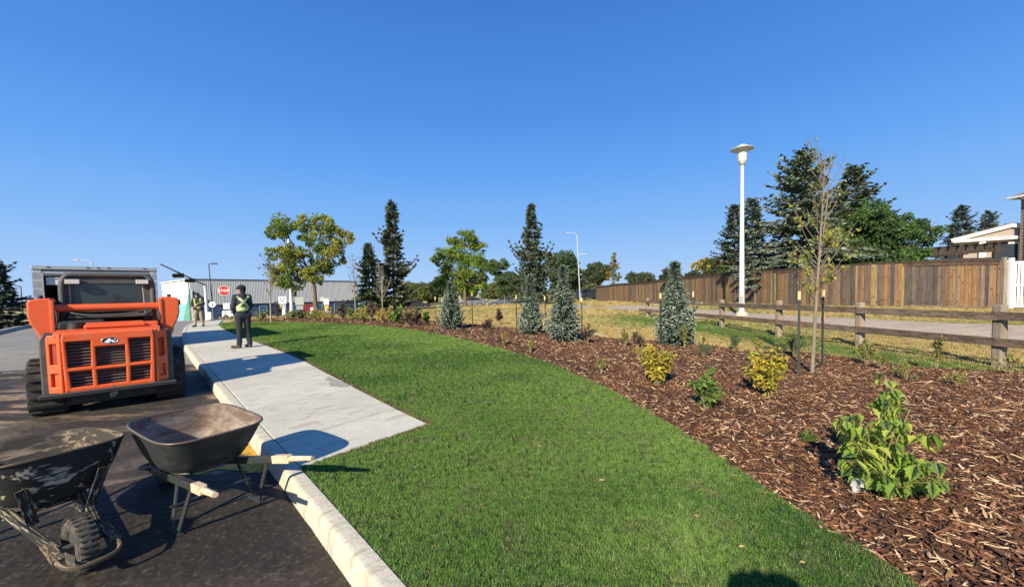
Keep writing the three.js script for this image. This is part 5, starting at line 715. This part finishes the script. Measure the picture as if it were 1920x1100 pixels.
// ---------- board fence ----------
{
  const t = thing('board_fence', 'tall brown wooden board fence with dark cap rail across the back', 'fence');
  const line = curve([[18.35, 15.25], [17.0, 16.2], [15.3, 17.6], [14.2, 19.9], [13.35, 23], [12.45, 29], [11.2, 39], [10.2, 49]], 2000); let run = 0; const S = [0]; for (let i = 1; i < line.length; i++) { run += Math.hypot(line[i][0] - line[i - 1][0], line[i][1] - line[i - 1][1]); S.push(run); }
  const at = s => { let i = S.findIndex(v => v >= s); if (i < 1) i = Math.max(1, i < 0 ? S.length - 1 : 1); const u = (s - S[i - 1]) / (S[i] - S[i - 1]); return [lerp(line[i - 1][0], line[i][0], u), lerp(line[i - 1][1], line[i][1], u)]; };
  const tones = [[.20, .115, .06], [.16, .095, .055], [.24, .13, .06], [.14, .098, .07], [.115, .088, .068], [.25, .135, .06], [.17, .11, .07], [.09, .072, .06], [.22, .14, .085], [.13, .085, .06], [.28, .19, .09], [.07, .06, .055]].map(c => new THREE.MeshStandardMaterial({ map: woodTex, bumpMap: woodBump, bumpScale: .006, color: C(c[0] * 1.08, c[1] * 1.14, c[2] * 1.22), roughness: .9 }));
  const r = rngOf(41), w = .112, bg = Array.from({ length: 12 }, (_, i) => { const g = new RoundedBoxGeometry(w, 1.74, .02, 1, .004); const u = g.attributes.uv; for (let k = 0; k < u.count; k++) u.setXY(k, u.getX(k) * .55 + i * .137, u.getY(k) * .8 + i * .61); return g; }), far = []; let n = 0;
  const base = (x, d) => H(x, d) - .02;
  for (let s = 0; s < run - .1; s += w * .94) {
    const [x, d] = at(s), [x2, d2] = at(Math.min(run, s + .1)), ang = Math.atan2((d2 - d), (x2 - x)), back = n % 2 ? .02 : 0;
    if (n < 296) { const o = part(t, 'board', bg[Math.floor(r() * 12)], tones[Math.floor(r() * tones.length)]); o.position.set(x + Math.sin(ang) * back, base(x, d) + .93 + rr(-.008, .008, r), -d + Math.cos(ang) * back); o.rotation.y = ang; o.rotation.z = rr(-.004, .004, r); }
    else far.push(bx(w, 1.74, .02, x, base(x, d) + .93, -d, 0, ang, 0)); n++;
  }
  if (far.length) part(t, 'far_boards', merge(far), tones[0], { kind: 'stuff' });
  const capM = new THREE.MeshStandardMaterial({ map: woodTex, color: C(.085, .055, .04), roughness: .9 }), rails = new THREE.MeshStandardMaterial({ map: woodTex, color: C(.2, .14, .09), roughness: .9 });
  for (let s = 0; s < run - .3; s += 2.44) { const a = at(s), b = at(Math.min(run, s + 2.43)), ya = base(...a), yb = base(...b); part(t, 'cap_rail', bar([a[0], ya + 1.87, -a[1]], [b[0], yb + 1.87, -b[1]], .14, .045), capM); part(t, 'trim_board', bar([a[0] - .02, ya + 1.77, -a[1] + .016], [b[0] - .02, yb + 1.77, -b[1] + .016], .022, .17), capM); part(t, 'kick_board', bar([a[0] - .015, ya + .06, -a[1] + .012], [b[0] - .015, yb + .06, -b[1] + .012], .03, .1), rails); part(t, 'post', rbx(.09, 1.9, .09, a[0] + .07, ya + .93, -a[1] - .05, .01), rails); }
  part(t, 'end_post', rbx(.11, 2.02, .11, 18.43, base(18.4, 15.2) + .95, -15.18, .012), postTone[1]); console.log('boards', n);
  // white slatted fence that carries on to the right
  const f = thing('white_fence', 'white vertical slat fence at the right edge beside the house', 'fence'), wm = mat([.80, .81, .82], .45), A = [18.58, 15.08], Bq = [22.0, 13.0];
  part(f, 'post', rbx(.12, 1.95, .12, A[0], .42 + .93, -A[1], .012), wm); for (let i = 0; i < 44; i++) { const u = (i + 1.2) / 46, x = lerp(A[0], Bq[0], u), d = lerp(A[1], Bq[1], u); part(f, 'slat', bx(.058, 1.66, .016, x, .42 + .9, -d, 0, Math.atan2(Bq[1] - A[1], Bq[0] - A[0]), 0), wm); } for (const y of [.5, 1.3, 2.14]) part(f, 'rail', bar([A[0], y + .02, -A[1] - .03], [Bq[0], y + .02, -Bq[1] - .03], .03, .06), wm);
}
// ---------- house at the right edge ----------
{
  const t = thing('house', 'brown sided two storey house with a lower gabled wing behind the fence', 'house', [0, .1, 0]), y0 = .4;
  const sideM = [[.23, .18, .145], [.25, .2, .16], [.215, .17, .135]].map(c => mat(c, .8)), roofM = new THREE.MeshStandardMaterial({ map: dusty([.20, .145, .11], [.10, .075, .06], 141, 40), roughness: 1, side: THREE.DoubleSide }), fas = mat([.80, .78, .74], .6), stucco = new THREE.MeshStandardMaterial({ map: dusty([.36, .295, .255], [.33, .27, .235], 145, 30), roughness: .95 });
  part(t, 'wall', bx(7, 6.0, 10.9, 33.55, y0 + 3, -18.5), mat([.2, .16, .13], .9));
  for (let i = 0; i < 29; i++) part(t, 'siding_board', bx(.03, .2, 10.9, 30.03, y0 + .15 + i * .2, -18.5, 0, 0, -.12), sideM[i % 3]);
  for (let i = 0; i < 29; i++) part(t, 'siding_board', bx(7, .2, .03, 33.5, y0 + .15 + i * .2, -23.97, .12, 0, 0), sideM[(i + 1) % 3]);
  const rf = part(t, 'roof', (() => { const p = [[29.6, 6.35, -24.3], [37.9, 6.35, -24.3], [37.9, 6.35, -12.2], [29.6, 6.35, -12.2], [33.55, 8.4, -20.4], [33.55, 8.4, -16.6]].map(q => V(...q)), tb = new TB(); const f = (a, b, c) => tb.tri(p[a], p[b], p[c], [1, 1, 1]); f(0, 1, 4); f(1, 2, 5); f(1, 5, 4); f(2, 3, 5); f(3, 0, 4); f(3, 4, 5); f(0, 2, 1); f(0, 3, 2); return flat(tb.geo()); })(), roofM); part(rf, 'gutter', merge([bar([29.57, 6.3, -24.3], [29.57, 6.3, -12.2], .1, .12), bar([29.6, 6.3, -24.33], [37.9, 6.3, -24.33], .1, .12)]), fas);
  part(t, 'downpipe', merge([cyl([29.62, 6.25, -23.7], [29.95, 6.0, -23.6], .04), cyl([29.95, 6.0, -23.6], [29.95, .5, -23.6], .04)]), fas);
  // wing, turned to face the path
  const wg = part(t, 'wing_wall', ext([[.25, y0], [4.5, y0], [4.5, 4.05], [2.36, 4.62], [.25, 4.05]], 4).translate(0, 0, -4), stucco); wg.position.set(28.3, 0, -26); wg.rotation.y = -40 * Math.PI / 180;
  part(wg, 'fascia', merge([bar([-.12, 4.06, .12], [2.4, 4.74, .12], .1, .2), bar([2.34, 4.74, .12], [4.9, 4.06, .12], .1, .2), bx(4.9, .17, .34, 2.4, 4.0, .1)]), fas); part(wg, 'wing_roof', ext([[-.2, 4.13], [2.36, 4.84], [4.95, 4.13], [4.95, 4.19], [2.36, 4.90], [-.2, 4.19]], 4.2).translate(0, 0, -4.1), roofM);
  part(wg, 'window', bx(.85, 1.0, .04, 2.2, 3.15, .02), new THREE.MeshStandardMaterial({ color: C(.03, .035, .04), roughness: .05 })); part(wg, 'window_frame', merge([bx(1.0, .08, .07, 2.2, 3.69, .03), bx(1.0, .08, .07, 2.2, 2.61, .03), bx(.08, 1.0, .07, 1.74, 3.15, .03), bx(.08, 1.0, .07, 2.66, 3.15, .03)]), fas); part(wg, 'pilaster', bx(.28, 3.5, .2, 1.2, 2.2, .06), fas); part(wg, 'brick_panel', bx(.9, 3.2, .08, 3.3, 2.1, .03), mat([.22, .11, .07], .9));
}
{ // pergola
  const t = thing('pergola', 'dark wooden pergola roof showing above the board fence', 'pergola', [0, 0, 0]), dk = new THREE.MeshStandardMaterial({ map: woodTex, color: C(.05, .038, .032), roughness: .9 });
  for (const [x, d] of [[22.5, 22.2], [25.7, 21.6], [23.6, 25.2], [27.0, 24.4]]) part(t, 'post', rbx(.15, 2.9, .15, x, 1.85, -d, .01), dk);
  part(t, 'beam', bar([22.1, 3.1, -22.35], [26.0, 3.3, -21.55], .1, .42), dk); part(t, 'beam', bar([23.4, 3.1, -25.3], [27.3, 3.3, -24.3], .1, .3), dk); part(t, 'beam', bar([22.3, 2.72, -22.28], [25.8, 2.72, -21.6], .06, .12), dk);
  for (let i = 0; i < 10; i++) { const u = i / 9; part(t, 'rafter', bar([lerp(22.3, 25.9, u), lerp(3.32, 3.5, u), -lerp(22.0, 21.2, u)], [lerp(23.6, 27.1, u), lerp(3.32, 3.5, u), -lerp(25.6, 24.7, u)], .05, .14), dk); }
  const w = thing('garden_shed', 'small white walled shed glimpsed under the pergola', 'shed', [26.2, .5, -27.5]); part(w, 'wall', bx(3.4, 2.3, .2, 0, 1.2, 0), whitePaint); part(w, 'roof', bx(3.7, .12, 1.2, 0, 2.42, -.2, .1), fasciaGrey()); 
}
function fasciaGrey() { return mat([.35, .33, .3], .8); }
// ---------- long grey building ----------
{
  const c = [-59.6, 75], w = [-76, 88], e = [-39, 103], yb = -3.2, yt = 5.2, t = thing('warehouse', 'long grey ribbed building with blue base and white mural end', 'building');
  const wall = (a, b) => { const L = Math.hypot(b[0] - a[0], b[1] - a[1]), g = new THREE.Group(); g.position.set(a[0], 0, -a[1]); g.rotation.y = Math.atan2(b[1] - a[1], b[0] - a[0]); return [g, L]; };
  const wrap = (g, o) => { o.applyMatrix4(new THREE.Matrix4().compose(g.position, new THREE.Quaternion().setFromEuler(g.rotation), V(1, 1, 1))); return o; };
  const [ge, Le] = wall(c, e), [gw, Lw] = wall(w, c);
  const greyC = mat([.56, .58, .59], .6), blue = new THREE.MeshStandardMaterial({ map: dusty([.035, .075, .15], [.05, .09, .17], 151, 30), roughness: .8 }), ltblue = mat([.18, .46, .72], .8), green = mat([.11, .30, .23], .8), white = mat([.84, .84, .80], .8), trim = mat([.06, .07, .09], .7);
  part(t, 'wall', wrap(ge, bx(Le, yt - yb, .3, Le / 2, (yt + yb) / 2, -.3)), blue); part(t, 'wall', wrap(gw, bx(Lw, yt - yb, .3, Lw / 2, (yt + yb) / 2, -.3)), white);
  const pitch = .3, pts = []; for (let x = 0; x < Le; x += pitch) { pts.push([x, 0], [x + pitch * .35, 0], [x + pitch * .5, .09], [x + pitch * .85, .09]); } pts.push([Le, 0]);
  { const pos = [], ix = []; pts.forEach(([x, z]) => { const b = x < 4 ? lerp(3.5, .6, x / 4) : .56; pos.push(x, b, z, x, yt - .05, z); }); for (let i = 0; i + 1 < pts.length; i++) ix.push(i * 2, i * 2 + 2, i * 2 + 1, i * 2 + 1, i * 2 + 2, i * 2 + 3); const g = new THREE.BufferGeometry(); g.setAttribute('position', new THREE.Float32BufferAttribute(pos, 3)); g.setIndex(ix); part(t, 'ribbed_cladding', wrap(ge, toCreasedNormals(g, .2)), greyC); }
  part(t, 'roof_trim', wrap(ge, bx(Le + .3, .22, .5, Le / 2, yt + .05, -.1)), trim); part(t, 'roof_trim', wrap(gw, bx(Lw, .16, .5, Lw / 2 - .2, yt + .05, -.1)), white); part(t, 'roof', (() => { const g = sheet([c, e, [-80, 130], w], yt - .1, 5); return g; })(), mat([.4, .4, .4], .9));
  part(t, 'mural_band', wrap(gw, bx(Lw * .9, 3.9, .05, Lw * .45, -1.35, -.12)), ltblue); part(t, 'mural_triangle', wrap(gw, ext([[Lw * .72, yb], [Lw, yb], [Lw, 3.6]], .05).translate(0, 0, -.10)), green); part(t, 'wall_joint', wrap(gw, bx(.14, yt - yb, .05, Lw * .45, 1, -.11)), mat([.3, .3, .3], .8)); part(t, 'drip_trim', wrap(ge, bx(Le - 4, .1, .25, Le / 2 + 2, .5, 0)), mat([.65, .67, .68], .6));
  for (const s of [7, 12.5, 19, 24.5, 29]) { const d = part(t, 'door', wrap(ge, bx(1.3, 2.3, .06, s, yb + 1.9, -.12)), mat([.05, .11, .22], .7)); part(d, 'door_frame', wrap(ge, merge([bx(.1, 2.4, .1, s - .7, yb + 1.9, -.1), bx(.1, 2.4, .1, s + .7, yb + 1.9, -.1), bx(1.5, .1, .1, s, yb + 3.1, -.1)])), mat([.3, .36, .42], .7)); }
}
// ---------- street furniture ----------
const poleM = mat([.66, .68, .69], .45), darkPole = mat([.03, .03, .035], .6), signWhite = mat([.8, .8, .78], .5);
{
  const font = await new FontLoader().loadAsync('fonts/droid/droid_sans_bold.typeface.json');
  const t = thing('stop_sign', 'red octagonal STOP sign on a thin pole left of the near worker', 'sign', [-23.4, -.25, -33], .55);
  const oct = r => Array.from({ length: 8 }, (_, i) => [Math.cos((i + .5) * Math.PI / 4) * r, Math.sin((i + .5) * Math.PI / 4) * r]);
  part(t, 'pole', cyl([0, 0, 0], [0, 2.6, 0], .03), steelM); const f = part(t, 'sign_face', ext(oct(.41), .012).translate(0, 2.36, .035), signWhite); part(f, 'sign_field', ext(oct(.375), .006).translate(0, 2.36, .048), mat([.62, .02, .025], .5));
  const tg = new TextGeometry('STOP', { font, size: .23, depth: .006, curveSegments: 4, bevelEnabled: false }); tg.computeBoundingBox(); const b = tg.boundingBox; tg.translate(-(b.max.x + b.min.x) / 2, 2.36 - (b.max.y + b.min.y) / 2, .056); part(f, 'lettering', tg, mat([.9, .9, .9], .5)); part(t, 'lower_plate', bx(.45, .5, .012, .12, 1.1, .04), signWhite);
}
{
  const t = thing('traffic_signal_mast', 'white traffic signal mast with a long arm and two dark signal heads', 'traffic signal', [0, 0, 0]), A = [-37.75, 3.3, -50], Bq = [-29.6, 4.5, -34.3];
  part(t, 'pole', cyl([-37.7, -1.5, -50], A, .19, .15, 14), poleM); part(t, 'mast_arm', cyl([-37.75, 3.2, -50], Bq, .11, .06, 10), mat([.22, .24, .26], .5));
  for (const u of [.42, .68]) { const p = A.map((v, i) => lerp(v, Bq[i], u)); const h = part(t, 'signal_head', merge([rbx(.95, .42, .3, p[0], p[1] - .32, p[2], .05), bx(.05, .3, .05, p[0], p[1] - .05, p[2])]), darkPole); for (const k of [-.28, 0, .28]) part(h, 'visor', cyl([p[0] + k, p[1] - .32, p[2] + .12], [p[0] + k, p[1] - .32, p[2] + .3], .11, .11, 12, true), darkPole); }
  part(t, 'base_cabinet', rbx(.5, 1.3, .5, -36.9, -.75, -49.5, .04), mat([.55, .57, .58], .5));
}
function plainLight(label, x, d, y0, h, arms, o = {}) {
  const t = thing('street_light', label, 'street light', [x, y0, -d], o.ry || 0), m = o.m || poleM; part(t, 'pole', cyl([0, 0, 0], [o.lean || 0, h, 0], o.r || .11, (o.r || .11) * .55, 12), m);
  for (const [dx, dy, ay] of arms) { const px = (o.lean || 0) * ay / h; part(t, 'arm', tube([[px, ay, 0], [px + dx * .3, ay + dy * .75, 0], [px + dx, ay + dy, 0]], .035, 10, 6), m); part(t, 'lamp_head', rbx(.6, .12, .22, px + dx + Math.sign(dx) * .2, ay + dy, 0, .05), o.hm || m); }
  return t;
}
plainLight('tall grey street light with curved arm right of the solitary spruce', 9.3, 55, .2, 8.9, [[-1.0, .35, 8.85], [.6, .2, 6.1]], { lean: -.35, r: .08, m: mat([.5, .52, .53], .5) });
plainLight('slim black lamp pole in front of the long grey building', -31.0, 42, -.9, 6.0, [[.35, .05, 5.95]], { r: .07, m: darkPole, lean: -.2 });
plainLight('distant street light whose curved arm rises above the trailer roof', -46.3, 45, -.6, 6.4, [[-1.5, .5, 6.2]], { m: mat([.4, .42, .44], .5) });
plainLight('thin distant pole beside the dark spruce at far left', -72.5, 60, -.6, 4.6, [[-.3, .02, 4.55]], { r: .09, m: darkPole });
{
  const t = thing('signal_pole', 'tall white pole behind the yellowing tree with a dark signal box', 'pole', [-19.6, 0, -36]); part(t, 'pole', cyl([0, -.1, 0], [0, 6.6, 0], .15, .08, 14), poleM); part(t, 'signal_box', merge([rbx(.28, .85, .3, .3, 1.95, 0, .03), bx(.2, .05, .05, .15, 2.2, 0)]), darkPole); part(t, 'arm', cyl([0, 5.0, 0], [2.2, 4.1, .6], .05, .03, 8), mat([.45, .46, .48], .5)); part(t, 'base', cyl([0, -.1, 0], [0, .25, 0], .25, .22, 14), concM2);
}
function sign(label, x, d, yc, w, h, m, o = {}) { const g0 = H(x, d) - .3, t = thing('road_sign', label, 'sign', [x, g0, -d], o.ry || .45); part(t, 'post', cyl([0, 0, 0], [0, yc - g0 + h / 2 - .02, 0], .03), steelM); part(t, 'panel', o.round ? cyl([0, yc - g0, .03], [0, yc - g0, .05], w / 2, w / 2, 20) : rbx(w, h, .02, 0, yc - g0, .045, .01), m); if (o.marks) part(t, 'pictogram', merge(o.marks.map(q => bx(q[2], q[3], .012, q[0], yc - g0 + q[1], .062))), darkPole); if (o.lower) part(t, 'lower_panel', rbx(w * .8, h * .5, .02, 0, yc - g0 - h * .85, .045, .01), o.lower); return t; }
sign('round white sign low beside the slim black pole', -28.1, 38, .95, .55, .55, signWhite, { round: true, marks: [[0, 0, .06, .25]] });
sign('white square sign with black marks left of the tall white pole', -28.3, 50, 1.15, .85, .95, signWhite, { marks: [[-.18, .18, .14, .14], [.18, .18, .14, .14], [0, -.12, .34, .08]], lower: mat([.5, .52, .45], .6) });
sign('grey panel sign just right of the tall white pole', -26.2, 50, 1.0, .95, .95, mat([.42, .44, .43], .6), { lower: mat([.35, .37, .36], .6) });
sign('white sign with yellow lower half right of the yellowing tree', -22.9, 50, .85, .6, .75, signWhite, { lower: mat([.6, .48, .06], .6) });
sign('small grey sign behind the trunk of the yellowing tree', -25.2, 54, 1.15, .7, .55, mat([.5, .52, .52], .6));
{ // bins, cart and barrels by the building
  const t = thing('waste_bin', 'dark red waste container by the blue wall', 'bin', [-29.2, -1.0, -58], .5); part(t, 'body', rbx(1.5, 1.4, 1.2, 0, .75, 0, .05), mat([.22, .03, .035], .6)); part(t, 'lid', rbx(1.6, .08, 1.3, 0, 1.48, 0, .03), mat([.17, .025, .03], .6)); for (let k = 0; k < 4; k++) part(t, 'rib', bx(.06, 1.2, .05, -.55 + k * .37, .75, .62), mat([.17, .025, .03], .6));
  [[-31.5, 'white'], [-27.6, 'orange banded'], [-25.6, 'grey']].forEach(([x, c], i) => { const b = thing('barrel', `${c} plastic barrel ${['left of the red container', 'right of the red container', 'farthest right by the blue wall'][i]}`, 'barrel', [x, -.95, -56]); part(b, 'body', new THREE.LatheGeometry([[.001, 0], [.28, 0], [.3, .1], [.27, .5], [.24, .9], [.2, 1], [.001, 1]].map(p => new THREE.Vector2(...p)), 16), c === 'grey' ? mat([.4, .42, .44], .6) : whitePaint); if (i === 1) part(b, 'band', cyl([0, .4, 0], [0, .62, 0], .285, .275, 16, true), mat([.7, .18, .04], .6)); });
  const u = thing('utility_cart', 'small white utility cart with grey cage below the STOP sign', 'cart', [-26.3, -.42, -38], .5); part(u, 'body', merge([rbx(.75, .65, .8, -.35, .45, 0, .12), rbx(.9, .25, .8, .45, .38, 0, .05)]), whitePaint); const cg = []; for (let k = 0; k < 5; k++) cg.push(cyl([.05 + k * .22, .5, .38], [.05 + k * .22, 1.05, .38], .014), cyl([.05 + k * .22, .5, -.38], [.05 + k * .22, 1.05, -.38], .014)); cg.push(cyl([.05, 1.05, .38], [.93, 1.05, .38], .018), cyl([.05, 1.05, -.38], [.93, 1.05, -.38], .018), cyl([.05, .8, .38], [.93, .8, .38], .012)); part(u, 'cage', merge(cg), mat([.4, .42, .42], .5)); for (const x of [-.45, .6]) for (const z of [-.38, .38]) part(u, 'wheel', cyl([x, .2, z - .06], [x, .2, z + .06], .2, .2, 16), rubberM);
}
// ---------- cars ----------
function car(label, x, d, ry, paint, o = {}) {
  const t = thing('parked_car', label, 'car', [x, H(x, d) - .02, -d], ry, 'cars parked along the far road'), h = o.h || 1, m = new THREE.MeshPhysicalMaterial({ color: C(...paint), roughness: .35, metalness: .4, clearcoat: .8, clearcoatRoughness: .1 });
  const arc = (cx, n = 8) => Array.from({ length: n + 1 }, (_, i) => [cx + .36 * Math.cos(i / n * Math.PI), .32 + .36 * Math.sin(i / n * Math.PI)]);
  const low = [[-2.3, .3], ...arc(-1.4).reverse(), ...arc(1.4).reverse(), [2.3, .3], [2.36, .55], [2.28, .78 * h], [1.3, .95 * h], [.9, .98 * h], [-1.6, 1.0 * h], [-2.25, .95 * h], [-2.38, .6]];
  part(t, 'body', ext(low, 1.7, .06, [], 3).translate(0, 0, -.85), m);
  const cabp = o.suv ? [[.95, .95 * h], [.35, 1.42 * h], [-1.9, 1.45 * h], [-2.2, .97 * h]] : [[1.15, .94 * h], [.3, 1.38 * h], [-.9, 1.42 * h], [-1.95, .99 * h]]; part(t, 'windows', ext(cabp, 1.38, .05, [], 2).translate(0, 0, -.69), new THREE.MeshStandardMaterial({ color: C(.02, .025, .03), roughness: .08 }));
  const q = cabp; part(t, 'roof', merge([bar([q[1][0] + .02, q[1][1] + .0, 0], [q[2][0] - .02, q[2][1], 0], 1.34, .05), ...[-.70, .70].flatMap(z => [bar([q[0][0], q[0][1], z], [q[1][0], q[1][1], z], .05, .06), bar([q[3][0], q[3][1], z], [q[2][0], q[2][1], z], .06, .12), bar([-.4, .95 * h, z], [-.4, 1.4 * h, z], .05, .08, [1, 0, 0])])]), m);
  for (const cx of [-1.4, 1.4]) for (const z of [-.78, .78]) { const w = part(t, 'wheel', cyl([cx, .32, z - .1], [cx, .32, z + .1], .32, .32, 20), rubberM); part(w, 'rim', cyl([cx, .32, z + Math.sign(z) * .095], [cx, .32, z + Math.sign(z) * .112], .21, .21, 12), steelM); }
  for (const z of [-.62, .62]) { part(t, 'headlight', rbx(.12, .14, .36, 2.27, .68 * h, z, .04), mat([.75, .75, .72], .15)); part(t, 'tail_light', rbx(.08, .14, .36, -2.3, .8 * h, z, .03), mat([.3, .02, .02], .3)); }
  return t;
}
car('grey sedan parked nose left beside the solitary spruce', -1.2, 62, Math.PI - .03, [.11, .13, .16]);
car('dark car half hidden behind the solitary spruce', 3.6, 63.5, Math.PI, [.03, .035, .045]);
car('grey blue sedan behind the trunk of the round green tree', -6.4, 63.5, Math.PI + .05, [.17, .19, .24]);
car('dark sedan right of the tallest spruce', -14.4, 60, .3, [.04, .04, .05]);
car('silver grey car half hidden by the tallest spruce', -17.6, 60.5, .2, [.27, .28, .29], { suv: true, h: 1.05 });
car('dark parked car at the far end of the board fence', 11.6, 60, .5, [.035, .045, .05], { suv: true, h: 1.15 });
// ---------- stakes, fallen leaves, wrapper ----------
const stakeM = mat([.04, .05, .04], .7), tipM = mat([.72, .56, .26], .7);
[[3.48, 9.5, 1.18, 'left of the rightmost young spruce'], [4.36, 9.75, 1.2, 'right of the rightmost young spruce'], [-1.55, 15.7, 1.3, 'right of the squat young spruce'], [-2.95, 15.6, 1.2, 'left of the squat young spruce'], [1.04, 12.6, 1.15, 'between the second and third young spruces'], [.15, 12.9, 1.2, 'left of the second young spruce'], [1.95, 11.3, 1.1, 'right of the third young spruce'], [4.32, 6.1, 1.2, 'in front left of the staked young tree'], [5.24, 6.82, 1.2, 'behind right of the staked young tree']].forEach(([x, d, h, w], i) => {
  const t = thing('tree_stake', 'dark metal stake with pale tip ' + w, 'stake', [x, bedH(x, d) - .05, -d], i, 'stakes beside the young trees'); part(t, 'stake', merge([bx(.032, h, .006, 0, h / 2, 0), bx(.006, h, .026, 0, h / 2, .013)]), stakeM); part(t, 'tip', rbx(.036, .13, .034, 0, h + .04, .012, .004), tipM); if (i > 6) part(t, 'flagging_tape', move(bx(.05, .09, .003), .02, h * .68, .03, .2, .4, .1), mat([.75, .22, .1], .8)); });
{
  const r = rngOf(66), pts = [[1.08, 2.41], [1.41, 1.97], [1.6, 2.02], [1.18, 2.1], [.6, 2.9], [.2, 3.6], [-.2, 2.6], [.9, 4.1], [.5, 5.4]], ms = [[.45, .29, .11], [.38, .2, .08], [.5, .36, .15]].map(c => mat(c, .9));
  pts.sort((a, b) => a[1] - b[1]).forEach(([x, d], i) => { const tb = new TB(); tb.leaf(V(0, 0, 0), V(1, .1, 0), V(0, 1, .2), rr(.035, .06, r), .009, [1, 1, 1]); const o = solo('fallen_leaf', i ? `curled tan leaf on the lawn, ${ORD[i]} nearest to the viewer` : 'curled tan leaf on the lawn, nearest of all to the viewer', 'leaf', tb.geo(), ms[i % 3], [x, .028, -d], r() * 6.28, 'fallen leaves on the lawn'); o.rotation.z = rr(-.3, .3, r); });
  const g = new THREE.CylinderGeometry(.05, .045, .16, 18, 5, true, 0, 4.6); const q = g.attributes.position; for (let i = 0; i < q.count; i++) { const a = (noise(i * 1.7, 3, 256) - .5) * .02; q.setXYZ(i, q.getX(i) + a, q.getY(i), q.getZ(i) * .6 + a); } g.rotateZ(1.45); g.computeVertexNormals();
  solo('plastic_wrapper', 'crumpled clear plastic wrapper under the large leafy shrub', 'wrapper', g, new THREE.MeshPhysicalMaterial({ color: C(.9, .92, .92), roughness: .2, transmission: .5, thickness: 0, side: THREE.DoubleSide }), [2.26, bedH(2.26, 2.56) + .03, -2.56], .2);
}
renderer.render(scene, camera);
